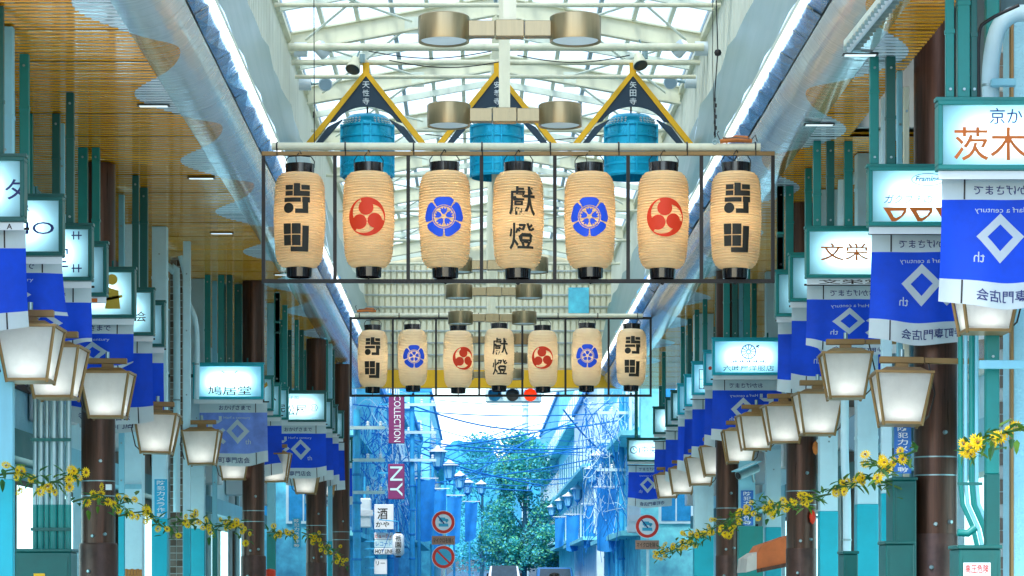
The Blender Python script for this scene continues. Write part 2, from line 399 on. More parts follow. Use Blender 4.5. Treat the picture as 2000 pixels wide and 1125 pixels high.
# side soffits, coves, edge lights, upper walls - per bay so that the joints are real
def soffit(side):
    s = -1 if side == 'left' else 1
    root = thing('arcade_soffit', f'ribbed metal soffit with yellow waves over the {side} pavement', None, (0, 0, HC), kind='structure')
    k = 0; y = Y0
    while y < Y1 - .01:
        ye = min(y + 1.3, Y1); g = .006
        dz = .004 * (k % 3)
        mb = MB(); xo, xi = CX + s * (3.72 if s > 0 and y < 27 else 5.6), CX + s * 3.30
        pts = []; q = y + g; wd_ = (ye - y - 2 * g) / 10
        for r_ in range(10): pts += [(q, .0), (q + wd_ * .46, .0), (q + wd_ * .5, .011), (q + wd_ * .96, .011)]; q += wd_
        pts.append((ye - g, 0)); v = [(x_, a_, HC - dz + h_) for a_, h_ in pts for x_ in (xo, xi)]
        mb.add(v, [(2 * i, 2 * i + 1, 2 * i + 3, 2 * i + 2) for i in range(len(pts) - 1)])
        mb.box(min(xo, xi), max(xo, xi), y + g, ye - g, HC + .02, HC + .04)
        mb.build('soffit_panel', 'soffit', root)
        # rolled edge rising to the light strip
        prof = [(3.30, 0), (3.20, .004), (3.10, .02), (3.01, .05), (2.93, .095), (2.86, .16), (2.80, .24)]
        wob = 0; dz = 0; g = .003
        v = []; f = []
        for (a, h) in prof:
            v += [(CX + s * a, y + g, HC + h - dz + wob * (h > .1)), (CX + s * a, ye - g, HC + h - dz + wob * (h > .1))]
        n = len(prof)
        f = [(2 * i, 2 * i + 1, 2 * i + 3, 2 * i + 2) for i in range(n - 1)]
        mb = MB(); mb.add(v, f); mb.build('rolled_edge', 'soffit_smooth', root, smooth=True)
        y = ye; k += 1
    mb = MB(); xo, xi = CX + s * 5.6, CX + s * 2.75
    mb.box(min(xo, xi), max(xo, xi), Y0 if s < 0 else 27.1, Y1, HC + .36, HC + .40)
    if s > 0: mb.box(xi, CX + 3.74, Y0, 27.09, HC + .36, HC + .40); mb.box(CX + 3.75, xo, Y0, 27.09, 8.6, 8.7); mb.box(CX + 3.75, xo, 27.0, 27.09, HC + .02, 8.59)  # unseen slab over the right void, added to keep sky light out
    mb.build('backing', 'plaster', root)
    # light strip
    strip = thing('edge_light_strip', f'line of white tube lights along the edge of the {side} soffit', 'light strip', (CX + s * 2.7, Y0, HC + .34))
    mb = MB(); xa, xb = CX + s * 2.74, CX + s * 2.60
    mb.box(min(xa, xb), max(xa, xb), Y0, Y1, HC + .375, HC + .43); mb.build('tray', 'steel_white', strip)
    y = Y0; k = 0
    while y < Y1 - .5:
        mb = MB(); random.seed(k * 7 + s)
        j_ = [random.uniform(-.012, .012) for _ in range(4)]
        mb.add([(CX + s * 2.66, y + .01, HC + .35 + j_[0]), (CX + s * 2.66, y + .96, HC + .35 + j_[1]), (CX + s * 2.795, y + .96, HC + .262 + j_[2]), (CX + s * 2.795, y + .01, HC + .262 + j_[3]), (CX + s * 2.73, y + .5, HC + .29 + j_[1])], [(0, 1, 4), (1, 2, 4), (2, 3, 4), (3, 0, 4)])
        if k < 46: mb.build('reflector_film', 'film', strip)
        mb = MB(); mb.tube([(CX + s * 2.62, y + .03, HC + .33), (CX + s * 2.62, y + .93, HC + .33)], .028, 8)
        mb.build('tube_light', 'tube_white', strip, smooth=True)
        y += .97; k += 1
    # cove above
    cove = thing('arcade_cove', f'smooth grey curved cove above the {side} light strip', None, (CX + s * 2.7, Y0, 6.8), kind='structure')
    prof = [(2.60, .44), (2.66, .75), (2.73, 1.05), (2.80, 1.35), (2.86, 1.65), (2.90, 1.90), (2.93, 2.05)]
    y = Y0; k = 0
    while y < Y1 - .01:
        ye = min(y + PITCH, Y1); v = []
        for i, (a, h) in enumerate(prof):
            for q in range(7):
                yy = y + .008 + (ye - y - .016) * q / 6
                sag = .03 * sin(pi * q / 6) * (i / 6) + .012 * sin(q * 2.3 + k)
                v.append((CX + s * (a + sag), yy, HC + h - sag * .5))
        f = [(i * 7 + q, i * 7 + q + 1, (i + 1) * 7 + q + 1, (i + 1) * 7 + q) for i in range(len(prof) - 1) for q in range(6)]
        mb = MB(); mb.add(v, f); mb.build('cove_panel', 'cove', cove, smooth=True)
        y = ye; k += 1
    # upper corrugated wall up to the glazing
    wall = thing('clerestory_wall', f'cream corrugated wall strip below the glass roof on the {side}', None, (CX + s * 2.95, Y0, 8.4), kind='structure')
    v = []; f = []; n = 0; y = Y0
    while y <= Y1 + 1e-6:
        a = 2.985 + (.02 if (n // 2) % 2 else 0)
        v += [(CX + s * a, y, 8.38), (CX + s * a, y, 9.32)]
        if n: f.append((2 * n - 2, 2 * n, 2 * n + 1, 2 * n - 1))
        y += .10 if n % 2 == 0 else .02; n += 1
    mb = MB(); mb.add(v, f); mb.build('corrugated_sheet', 'wall_corr', wall)
    mb = MB(); xa, xb = CX + s * 2.92, CX + s * 3.08
    mb.box(min(xa, xb), max(xa, xb), Y0, Y1, 9.32, 9.40); mb.build('gutter', 'steel_cream', wall)
soffit('left'); soffit('right')

# glazed roof
roof = thing('glass_roof', 'white steel glazed roof over the middle of the arcade', None, (CX, Y0, 9.4), kind='structure')
EH, RH, HW = 9.42, 9.95, 2.95
y = 21.1 + .0
rafY = []
yy = 17.05
while yy < Y1 + .1: rafY.append(yy); yy += 1.95
for i, ry in enumerate(rafY):
    big = i % 2 == 0
    for s in (-1, 1):
        hh = .26 if big else .10; ww = .10 if big else .06
        mb = MB()
        if big:   # I-section
            a = Vector((CX + s * HW, ry, EH - hh / 2)); b = Vector((CX + s * .02, ry, RH - hh / 2))
            mb.bar(a, b, .03, hh); off = Vector((0, 0, hh / 2))
            mb.bar(a - off, b - off, .14, .025); mb.bar(a + off, b + off, .14, .025)
        else:
            mb.bar((CX + s * HW, ry, EH - .07), (CX + s * .02, ry, RH - .07), ww, hh)
        mb.build('rafter', 'steel_cream' if big else 'steel_white', roof)
        if big:
            mb = MB(); mb.box(CX + s * 1.2 - .10, CX + s * 1.2 + .10, ry - .035, ry - .02, 9.42, 9.66)
            mb.build('splice_plate', 'steel_white', roof)
NP = 6
for s in (-1, 1):
    for j in range(NP + 1):
        t_ = j / NP; x = CX + s * HW * (1 - t_); z = EH + (RH - EH) * t_
        mb = MB(); mb.box(x - .03, x + .03, Y0, Y1, z + .005, z + .075)
        if j == NP and s == 1: continue
        mb.build('purlin', 'steel_white' if j % 3 else 'steel_blue', roof)
for s in (-1, 1):
    for j in range(3):
        a, b = 2 * j / NP, (2 * j + 2) / NP
        for i in range(len(rafY) - 1):
            x0, x1 = CX + s * (HW * (1 - a) - .02), CX + s * (HW * (1 - b) + .02); z0 = EH + (RH - EH) * a + .085; z1 = EH + (RH - EH) * b + .085
            mb = MB(); mb.add([(x0, rafY[i] + .02, z0), (x1, rafY[i] + .02, z1), (x1, rafY[i + 1] - .02, z1), (x0, rafY[i + 1] - .02, z0)], [(0, 1, 2, 3)])
            mb.build('roof_pane', 'roof_pane', roof)
# diagonal braces and hanging tie beams
for i in range(6, len(rafY) - 2, 2):
    for s in (-1, 1):
        mb = MB(); mb.tube([(CX + s * 2.7, rafY[i] + .1, 9.32), (CX + s * 1.2, rafY[i + 2] - .1, 9.58)], .018, 6)
        mb.tube([(CX + s * 1.2, rafY[i] + .1, 9.58), (CX + s * 2.7, rafY[i + 2] - .1, 9.32)], .018, 6)
        mb.build('brace', 'steel_white', roof)
for Y, py, r in ((33.5, 10, .03), (36.0, 92, .055), (36.6, 122, .04), (37.3, 150, .03), (41, 255, .03), (45, 343, .03), (49, 412, .03), (53, 470, .03), (57, 515, .03)):
    z = min(9.2, ZP(py, Y)); mb = MB(); mb.tube([(CX - 2.92, Y, z), (CX + 2.92, Y, z)], r, 10); mb.build('tie_pipe', 'steel_cream', roof, smooth=True)
for k, (xa, xb, Y, py) in enumerate(((720, 960, 36.0, 100), (760, 990, 36.3, 118), (1010, 1230, 36.1, 108), (830, 1190, 40.9, 262))):
    pts = []
    for i in range(15):
        t_ = i / 14; pts.append(P(xa + (xb - xa) * t_, py + 14 * sin(pi * t_), Y - .1))
    mb = MB(); mb.tube(pts, .008, 5); mb.build('cable', 'black', roof)
# end gable
gab = thing('end_gable', 'cream slatted end wall above the yellow lintel at the far mouth', None, (CX, Y1, 6.3), kind='structure')
mb = MB(); mb.box(CX - 3.1, CX + 3.1, Y1 + .05, Y1 + .15, 6.82, 9.38); mb.prism([(CX - 3.1, 9.38), (CX + 3.1, 9.38), (CX, 9.95)], Y1 + .05, Y1 + .15); mb.build('backing', 'gable_wall', gab)
for i in range(42):
    x = CX - 3.05 + i * .145; mb = MB(); mb.box(x, x + .105, Y1, Y1 + .049, 6.84, 9.36); mb.build('slat', 'gable_wall', gab)
for i in range(8):
    mb = MB(); z = 7.15 + i * .29; mb.box(CX - 3.05, CX + 3.05, Y1 - .03, Y1 - .002, z, z + .035); mb.build('rail', 'plaster', gab)
mb = MB(); mb.box(CX - 4.4, CX + 4.6, Y1 - .06, Y1 + .3, 6.37, 6.80); mb.build('lintel', 'yellow', gab)
mb = MB(); mb.box(XP(1110, Y1), XP(1150, Y1), Y1 - .06, Y1 - .034, ZP(612, Y1), ZP(562, Y1)); mb.build('blue_panel', 'far_blue', gab)
mb = MB(); mb.box(CX - 5.6, CX - 4.41, Y1 + .02, Y1 + .3, 5.6, 6.34); mb.build('side_panel', 'far_cyan', gab)

# ================================================================== LANTERNS
R0, HB = .28, .515
def rprof(v):
    t_ = abs(v) / HB
    if t_ < .55: base = 1 - .03 * (t_ / .55) ** 2
    else:
        q = (t_ - .55) / .45; base = .97 - .42 * (1 - math.sqrt(max(0, 1 - q ** 2.6)))
    if v < 0: base *= 1 - .05 * t_
    return R0 * base
def paper_mesh():
    n = 36; prof = []
    for i in range(n):
        z0 = HB - 2 * HB * i / n; z1 = HB - 2 * HB * (i + 1) / n; zm = (z0 + z1) / 2
        prof += [(rprof(z0) - .009, z0), (rprof(zm) + .002, zm)]
    prof.append((rprof(-HB) - .009, -HB))
    return MB().lathe(list(reversed(prof)), 44)
def lmap(off, lift):
    def fn(u, v):
        a = u / R0 + off; r = rprof(v) + lift
        return (r * sin(a), -r * cos(a), v)
    return fn
def mk_lantern_base():
    t_ = thing('paper_lantern', '', 'lantern')
    paper_mesh().build('paper_body', 'paper', t_, smooth=True, raw=True)
    mb = MB().lathe([(.02, HB + .0), (.155, HB - .01), (.158, HB + .095), (.14, HB + .097), (.138, HB + .01), (.02, HB + .012)], 36); mb.build('top_ring', 'lacquer', t_, smooth=True, raw=True)
    mb = MB().lathe([(.02, -HB + .0), (.14, -HB + .01), (.135, -HB - .10), (.12, -HB - .102), (.118, -HB - .01), (.02, -HB - .012)], 36); mb.build('bottom_ring', 'lacquer', t_, smooth=True, raw=True)
    MB().lathe([(.001, -.06), (.035, -.035), (.045, 0), (.03, .05), (.015, .08)], 12).build('bulb', 'lantern_bulb', t_, smooth=True, raw=True)
    pts = [(-.155, 0, HB + .06), (-.155, 0, HB + .13), (-.12, 0, HB + .18), (0, 0, HB + .19), (.12, 0, HB + .18), (.155, 0, HB + .13), (.155, 0, HB + .06)]
    mb = MB().tube(pts, .006, 6); mb.tube([(0, 0, HB + .19), (.015, -.02, HB + .215), (0, -.02, HB + .235)], .006, 6); mb.tube([(-.03, -.1, HB + .10), (-.04, -.05, HB + .17), (0, 0, HB + .235)], .005, 5)
    mb.build('wire_handle', 'frame_dark', t_, raw=True)
    mb = MB().tube([(0, 0, -HB - .02), (0, 0, -HB - .16)], .008, 6); mb.lathe([(.0, -.17), (.022, -.155), (.022, -.14), (.0, -.125)], 10, (0, 0, -HB)); mb.build('tail_hook', 'frame_dark', t_, raw=True)
    return t_
def glyph_teramachi():
    f = Flat(); k = .00137
    def R(x0, y0, x1, y1): f.rect((x0 - 328) * k, (622 - y1) * k, (x1 - 328) * k, (622 - y0) * k)
    for q in ((235, 368, 298, 405), (235, 415, 298, 452), (305, 355, 356, 455), (356, 415, 434, 455), (365, 368, 434, 405), (228, 468, 362, 502),
              (372, 462, 434, 505), (375, 505, 420, 590), (318, 555, 375, 590), (222, 670, 284, 752), (292, 670, 362, 752), (222, 760, 284, 842), (292, 760, 362, 842),
              (375, 688, 427, 890), (280, 852, 375, 890)): R(*q)
    f.circ((265 - 328) * k, (622 - 549) * k, 41 * k, 20); return f
def glyph_kento():
    f = Flat(); f.text('獻', .01, .17, .29, .31, 1); f.text('燈', .01, -.20, .29, .28, 1); return f
def tomoe():
    f = Flat(); R = .205; out = []
    f2 = Flat()
    for k in range(3):
        th = radians(95 + 120 * k)
        f.circ(.47 * R * cos(th), .47 * R * sin(th), .388 * R, 26)
        o_, i_ = [], []
        for j in range(25):
            t_ = j / 24; a = th + .25 - radians(168) * t_
            o_.append((R * cos(a), R * sin(a))); ri = R * (1 - .54 * (1 - t_) ** 1.9) if j < 24 else R * .995
            i_.append((ri * cos(a), ri * sin(a)))
        f2.poly(o_ + i_[::-1])
    return f, f2
def mokko():
    f = Flat(); R = .215
    for k in range(5):
        th = radians(90 + 72 * k); pts = []
        hw = radians(32)
        for j in range(13):
            q = -1 + 2 * j / 12; rr = R * (1 - .09 * abs(q) ** 4 - .03 * cos(q * pi)); pts.append((rr, th + hw * q))
        pts += [(R * .80, th + hw * 1.04)]
        for j in range(9):
            q = 1 - 2 * j / 8; pts.append((R * .585, th + radians(33.5) * q))
        pts += [(R * .80, th - hw * 1.04)]
        f.poly([(r * cos(a), r * sin(a)) for r, a in pts])
        # inner petal
        pp = []
        for j in range(17):
            q = -1 + 2 * j / 16; rr = R * (.42 + .05 * cos(3 * pi * q) - .10 * q ** 4); pp.append((rr * cos(th + radians(29) * q), rr * sin(th + radians(29) * q)))
        pp += [(R * .13 * cos(th + radians(22)), R * .13 * sin(th + radians(22))), (R * .13 * cos(th - radians(22)), R * .13 * sin(th - radians(22)))]
        f.poly(pp)
    f.circ(0, 0, R * .545, 40, R * .505)
    return f
LB = mk_lantern_base()
PR = {'A': glyph_teramachi(), 'K': glyph_kento(), 'M': mokko()}
T1, T2 = tomoe()
def lantern(kind, off, loc, label, group, first=[True]):
    if first[0]: t_ = LB; t_.location = loc; first[0] = False
    else: t_ = clone(LBCLEAN, None, loc)
    tag(t_, label, 'lantern', group)
    t_.rotation_euler = (random.uniform(-.01, .01), random.uniform(-.012, .012), random.uniform(-.2, .2) * 0)
    k_ = random.uniform(.975, 1.015); t_.scale = (k_, k_, random.uniform(.985, 1.02))
    o0 = Vector(); ORG[t_.name] = o0
    if kind == 'T':
        T1.build('crest', 'red_print', t_, lmap(off, .0055), .02, raw=True); T2.build('crest_tails', 'red_print', t_, lmap(off, .0068), .02, raw=True)
    elif kind == 'M': PR['M'].build('crest', 'blue_print', t_, lmap(off, .006), .02, raw=True)
    else: PR[kind].build('lettering', 'ink', t_, lmap(off, .006), .02, raw=True)
    return t_
LBCLEAN = clone(LB)
def lantern_row(Y, cxs, cy, kinds, offs, frame, pipe, row):
    x0, x1, yt, yb = frame
    fr = thing('lantern_frame', f'long dark metal frame with seven bays holding the {row} row of paper lanterns', 'frame', P((x0 + x1) / 2, yb, Y), 'lantern frames')
    b = 4.6 * Y / F if row == 'near' else .022; bw = .021
    mb = MB(); mb.box(XP(x0, Y), XP(x1, Y), Y - bw, Y + bw, ZP(yt, Y) - .045, ZP(yt, Y)); mb.build('top_bar', 'bronze' if row == 'near' else 'frame_dark', fr, bevel=.004)
    mb = MB(); mb.box(XP(x0, Y), XP(x1, Y), Y - bw, Y + bw, ZP(yb, Y), ZP(yb, Y) + .042); mb.build('bottom_bar', 'frame_dark', fr, bevel=.004)
    for i in range(8):
        x = XP(x0 + (x1 - x0) * i / 7, Y); x += .02 if i == 0 else (-.02 if i == 7 else 0)
        mb = MB(); mb.box(x - .019, x + .019, Y - .019, Y + .019, ZP(yb, Y) + .043, ZP(yt, Y) - .046); mb.build('upright', 'frame_dark', fr)
    pa, pb, py = pipe; z = ZP(py, Y)
    mb = MB(); mb.tube([(XP(pa, Y), Y, z), (XP(pb, Y), Y, z - .01)], .042, 14); mb.build('carrying_pipe', 'steel_cream', fr, smooth=True)
    for i in range(8):
        x = XP(pa + 10 + (pb - pa - 20) * i / 7, Y); mb = MB()
        mb.lathe([(.046, -.008), (.05, -.008), (.05, .008), (.046, .008)], 12)
        mb.v = [(x + v[2], Y + v[0], z + v[1]) for v in mb.v]
        mb.tube([(x, Y - .045, z), (x + .004, Y - .03, ZP(yt, Y) - .05)], .005, 5)
        mb.build('tie_wire', 'black', fr)
    names = {'A': 'block-character street name', 'T': 'red three-comma crest', 'M': 'blue flower crest', 'K': 'brush-lettered dedication characters'}
    pos = ['at the left end', 'second from left', 'third from left', 'in the middle', 'third from right', 'second from right', 'at the right end']
    for i, (cx_, k, of) in enumerate(zip(cxs, kinds, offs)):
        lantern(k, of, P(cx_, cy[i], Y), f'cream paper lantern with {names[k]}, {pos[i]} of the {row} row', f'{row} row paper lanterns')
        x = XP(cx_, Y); mb = MB(); mb.tube([(x, Y - .02, ZP(cy[i], Y) + HB + .23), (x, Y - .02, ZP(yt, Y) + .002)], .006, 5); mb.build('lantern_hanger', 'black', fr)
lantern_row(27.4, [585, 720, 869, 1012, 1152, 1295, 1437], [431, 430, 430, 431, 431, 431, 431], 'ATMKMTA', [-.05, -.03, -.03, .12, -.06, .02, -.05], (511, 1513, 296, 553), (531, 1485, 286), 'near')
random.seed(3)
lantern_row(46.7, [728, 806, 895, 975, 1060, 1146, 1233], [701, 699, 702, 698, 701, 698, 698], 'AMTKTMA', [.02, .12, .38, .02, -.05, 0, .02], (683, 1273, 619, 775), (692, 1255, 616), 'far')
def rm(o):
    for c in list(o.children): rm(c)
    bpy.data.objects.remove(o)
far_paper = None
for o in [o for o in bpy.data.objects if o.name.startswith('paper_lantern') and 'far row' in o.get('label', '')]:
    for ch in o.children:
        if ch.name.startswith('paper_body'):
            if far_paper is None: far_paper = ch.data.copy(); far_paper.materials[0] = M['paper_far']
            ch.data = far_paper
rm(LBCLEAN)
# coiled rope on each pipe
for (px, py, Y, nm, L) in ((1437, 273, 27.4, 'near', .34), (716, 606, 46.7, 'far', .35)):
    t_ = thing('rope_coil', f'rusty orange coiled rope lashed on top of the {nm} lantern pipe', 'rope', P(px, py, Y), 'lashed rope coils')
    c = P(px, py, Y)
    for k in range(3):
        mb = MB(); mb.tube([(c.x - L / 2 + .03 * k, Y - .02 + .02 * k, c.z - .02 + .025 * (k % 2)), (c.x, Y - .03 + .02 * k, c.z + .02 * (k - .5)), (c.x + L / 2 - .02 * k, Y - .02, c.z + .015 * (k - 1))], .022, 8); mb.build('strand', 'rope_orange' if k != 1 else 'brown', t_, smooth=True)
    mb = MB(); mb.tube([(c.x - L / 2, Y, c.z), (c.x - L / 2 - .03, Y, c.z + .07), (c.x - L / 2 - .01, Y, c.z + .09)], .006, 5)
    mb.tube([(c.x + L / 2, Y, c.z), (c.x + L / 2 + .04, Y, c.z + .05), (c.x + L / 2 + .06, Y, c.z - .02)], .006, 5); mb.build('loose_end', 'black', t_)
t_ = thing('hoist_chain', 'dark hoist chain with a ball weight hanging at the right of the lantern pipe', 'chain', P(1398, 280, 27.3))
a, b = P(1397, -60, 27.3), P(1397, 268, 27.3)
mb = MB(); mb.tube([a, P(1402, 100, 27.3), P(1396, 180, 27.3), b], .007, 6); mb.build('chain', 'black', t_)
mb = MB(); c = P(1402, 103, 27.3); mb.lathe([(.001, -.04), (.03, -.027), (.04, 0), (.03, .027), (.001, .04)], 14, c); mb.build('ball_weight', 'frame_dark', t_, smooth=True)
for k in range(7):
    c = P(1396 + (k % 2) * 2, 195 + k * 11, 27.28); mb = MB(); mb.tube([c + Vector((0, 0, .02)), c - Vector((0, 0, .02))], .013, 6); mb.build('link', 'black', t_)
mb = MB(); c = P(1396, 277, 27.3); mb.tube([c + Vector((.025 * cos(q), 0, .025 * sin(q))) for q in [i * pi / 6 for i in range(13)]], .006, 5); mb.build('ring', 'galv', t_)
mb = MB(); mb.tube([P(1392, -60, 27.5), P(1392, 140, 27.5), P(1396, 270, 27.4)], .004, 5); mb.build('guide_wire', 'frame_dark', t_)
t_ = thing('guy_wire', 'thin dark guy wire dropping to the left end of the near lantern pipe', 'wire', P(613, 285, 27.5))
mb = MB(); mb.tube([P(613, -60, 27.5), P(614, 280, 27.45)], .005, 5); mb.build('wire', 'frame_dark', t_)
mb = MB(); mb.tube([P(613, 218, 27.5), P(613, 230, 27.5)], .012, 6); mb.build('clip', 'black', t_)

# ================================================================== CEILING FIXTURES
def fixture(Y, label):
    z1 = 6.07
    t_ = thing('ceiling_light', label, 'ceiling light', (CX, Y, z1), 'twin drum ceiling lights')
    mb = MB(); mb.box(CX - .055, CX + .055, Y - .05, Y + .05, z1 + .17, 9.9); mb.build('post', 'steel_cream', t_)
    mb = MB(); mb.box(CX - .12, CX + .12, Y - .07, Y + .07, z1 + .035, z1 + .175); mb.build('hub', 'fixture', t_, bevel=.006)
    for s in (-1, 1):
        mb = MB(); x0, x1 = CX + s * .123, CX + s * .345
        mb.box(min(x0, x1), max(x0, x1), Y - .06, Y + .06, z1 + .04, z1 + .17); mb.build('arm', 'fixture', t_, bevel=.005)
        c = (CX + s * .55, Y, z1)
        mb = MB(); mb.lathe([(.19, .012), (.213, 0), (.215, .012), (.215, .205), (.205, .215), (.02, .222)], 40, c); d = mb.build('drum', 'fixture', t_, smooth=True)
        mb = MB(); mb.lathe([(.001, .02), (.19, .014)], 40, c); mb.build('diffuser', 'white_paint', d, smooth=True)
        mb = MB(); mb.tube([(c[0], Y, z1 + .22), (c[0], Y, z1 + .25)], .012, 8); mb.build('bolt', 'black', d)
for i, Y in enumerate([21.4, 25.3, 37.0, 40.3, 44.2, 48.1, 52.0, 55.9]):
    fixture(Y, f'brass twin drum ceiling light on a square post, {ORD[i]} from the front')

# ================================================================== GABLED ORNAMENTS WITH BELLS
YP = 36.5
for i, (px, txt, where) in enumerate(((715, '天性寺', 'left'), (971, '安養寺', 'middle'), (1236, '矢田寺', 'right'))):
    S = YP / F
    c = P(px, 290, YP)
    t_ = thing('gable_ornament', f'dark gable with yellow edges and white temple name, {where} one of three', 'ornament', c, 'gabled temple ornaments')
    def q(dx, y): return (c.x + dx * S, ZP(y, YP))
    for s in (-1, 1):
        mb = MB(); mb.prism([q(0, 136), q(0, 150), q(s * 112, 292), q(s * 123, 288)], YP - .07, YP + .02); mb.build('yellow_edge', 'yellow', t_)
        mb = MB(); mb.prism([q(s * 46, 208 + 26), q(s * 75, 249), q(s * 106, 291), q(s * 96, 291)], YP - .045, YP + .05); mb.build('leg', 'pediment_dark', t_)
    mb = MB(); mb.box(c.x - 6.5 * S, c.x + 6.5 * S, YP - .06, YP + .03, ZP(142, YP), ZP(124, YP)); mb.build('finial_block', 'yellow', t_)
    arch = [q(60 * cos(a) * 1.12, 262 - 54 * sin(a)) for a in [radians(28 + 124 * j / 14) for j in range(15)]]
    mb = MB(); mb.prism([q(0, 149), q(-66, 233.5)] + [q(-70, 240)] + arch[::-1] + [q(70, 240), q(66, 233.5)], YP - .05, YP + .02); mb.build('gable_panel', 'pediment_dark', t_)
    f = Flat()
    for j, ch in enumerate(txt): f.text(ch, c.x, ZP(167 + j * 16, YP), None, .095, 1)
    f.build('lettering', 'white_paint', t_, lambda u, v: (u, YP - .055, v))
    mb = MB(); mb.tube([(c.x, YP, ZP(126, YP)), (c.x, YP, ZP(118, YP))], .03, 8); mb.build('hanger', 'steel_cream', t_)
    # bell
    bz = ZP(338, YP); bh = ZP(216, YP) - bz; r = .375
    b = thing('temple_bell', f'bright blue banded bell hanging under the {where} gable ornament', 'bell', (c.x, YP + .45, bz), 'blue temple bells')
    prof = [(r * .97, 0), (r * 1.0, .02), (r * .985, .5 * bh), (r * .96, .8 * bh), (r * .90, .93 * bh), (r * .7, 1.0 * bh), (.01, 1.03 * bh)]
    MB().lathe(prof, 40, (c.x, YP + .45, bz)).build('bell_body', 'bell', b, smooth=True)
    for zz in (.02, .17, .33, .62, .80):
        MB().lathe([(r * 1.0, zz * bh), (r * 1.03, zz * bh + .008), (r * 1.03, zz * bh + .03), (r * 1.0, zz * bh + .038)], 40, (c.x, YP + .45, bz)).build('band', 'bell', b, smooth=True)
    for a in (-90, 0, 180, 90):
        for d in (-9, 9):
            aa = radians(a + d); mb = MB(); mb.box(-.012, .012, -.02, .02, .02 * bh, .86 * bh); mb.v = [(c.x + cos(aa) * (r * 1.0 + v[1]) - sin(aa) * v[0], YP + .45 + sin(aa) * (r * 1.0 + v[1]) + cos(aa) * v[0], bz + v[2]) for v in mb.v]
            mb.build('vertical_rib', 'bell', b)
    for a in range(-160, -19, 9):
        if abs(a + 90) < 14: continue
        for zz in (.835, .875, .915):
            aa = radians(a); rr = r * (.965 if zz < .85 else .945 if zz < .9 else .92)
            MB().lathe([(.016, -.006), (.014, .008), (.001, .014)], 8, (0, 0, 0))
            mb = MB(); p = Vector((c.x + cos(aa) * rr, YP + .45 + sin(aa) * rr, bz + zz * bh)); d = Vector((cos(aa), sin(aa), 0))
            mb.tube([p - d * .01, p + d * .022], [.016, .010], 7); mb.build('stud', 'hat_white', b)
    MB().tube([(c.x, YP + .45, bz + bh), (c.x, YP + .45, 9.0)], .015, 6).build('hanging_rod', 'black', b)

# ================================================================== SPOTLIGHTS
for i, (px, py, s, Y, size, txt) in enumerate(((597, 97, 1, 36.1, 1, 'upper left wall'), (1360, 95, -1, 36.1, 1, 'upper right wall'), (605, 164, 1, 38.0, .95, 'lower left wall'), (1340, 160, -1, 38.0, .95, 'lower right wall'))):
    c = P(px, py, Y); t_ = thing('spotlight', f'round white spotlight on a bracket on the {txt} of the roof well', 'spotlight', c, 'wall spotlights')
    mb = MB(); mb.tube([c - Vector((s * .16, 0, 0)), c + Vector((s * .02, 0, 0))], .10 * size, 18); mb.build('wall_can', 'spot_white', t_, smooth=True)
    mb = MB(); mb.tube([c, c + Vector((s * .14, -.02, .01))], .022, 8); mb.build('arm', 'galv', t_)
    e = c + Vector((s * .23, -.03, .0)); d = Vector((s * .5, .35, -.45)).normalized() if i < 2 else Vector((s * .1, -.9, -.3)).normalized()
    mb = MB(); mb.tube([e - d * .1, e - d * .07, e + d * .08, e + d * .10], [.07, .095, .105, .10], 20); h_ = mb.build('lamp_head', 'spot_white', t_, smooth=True)
    mb = MB(); mb.tube([e - d * .101, e - d * .115], [.066, .05], 18); mb.tube([e + d * .101, e + d * .106], [.09, .085], 18); mb.build('lens', 'lens' if i < 2 else 'steel_blue', h_, smooth=True)
for i, (px, py) in enumerate(((694, 120), (1246, 112))):
    c = P(px, py, 36.4); t_ = thing('floodlight', f'dull cream floodlight clamped on the tie pipe beside the {"left" if i == 0 else "right"} gable', 'floodlight', c, 'clamped floodlights')
    mb = MB(); d = Vector((-.2 if i == 0 else .2, -.5, -.8)).normalized()
    mb.tube([c + Vector((0, 0, .05)), c + d * .08, c + d * .16], [.05, .09, .11], 18); mb.build('housing', 'steel_cream', t_, smooth=True)
    mb = MB(); mb.tube([c + d * .161, c + d * .165], [.10, .095], 18); mb.build('lens', 'glass_dark', t_)
    mb = MB(); mb.tube([c + Vector((.02, 0, .25)), c + Vector((.06, 0, .15)), c], .013, 6); mb.tube([c + Vector((.1, 0, .1)), c + Vector((.1, 0, -.02))], .04, 8); mb.build('clamp', 'galv', t_)

# ================================================================== COLUMNS AND POSTS
def column(px, Y, dia, label, sl=1.14, top=HC - .012):
    c = Vector((XP(px, Y), Y, 0)); r = dia / 2
    t_ = thing('arcade_column', label, 'column', c, 'round brown arcade columns')
    MB().lathe([(r, 2.0), (r, 4.0), (r, top)], 36, c).build('shaft', 'brown', t_, smooth=True)
    MB().lathe([(r * sl, 0.12), (r * sl, 2.0), (r * sl - .012, 2.02), (r, 2.022)], 36, c).build('sleeve', 'brown_sleeve', t_, smooth=True)
    for zz in (2.72, 2.55):
        MB().lathe([(r, zz), (r + .004, zz), (r + .004, zz + .012), (r, zz + .012)], 36, c).build('strap', 'galv', t_, smooth=True)
    for a, zz in ((-100, 2.10), (-60, 2.12), (-75, 2.95), (-110, 1.7)):
        d = Vector((cos(radians(a)), sin(radians(a)), 0)); p = Vector((c.x, c.y, zz)) + d * r * (sl if zz < 2 else 1)
        MB().tube([p, p + d * .03], [.022, .016], 10).build('bolt', 'galv', t_, smooth=True)
column(192, 29.2, .385, 'wide brown round column on the left pavement behind the sprig of yellow flowers')
st_ = [o for o in bpy.data.objects if o.name.startswith('arcade_column')][0]
MB().box(XP(205, 29.2), XP(221, 29.2), 29.2 - .16, 29.2 - .02, ZP(958, 29.2), ZP(947, 29.2)).build('sticker', 'white_paint', st_)
column(495, 40.3, .35, 'dark brown round column on the left rising behind the long white shop sign')
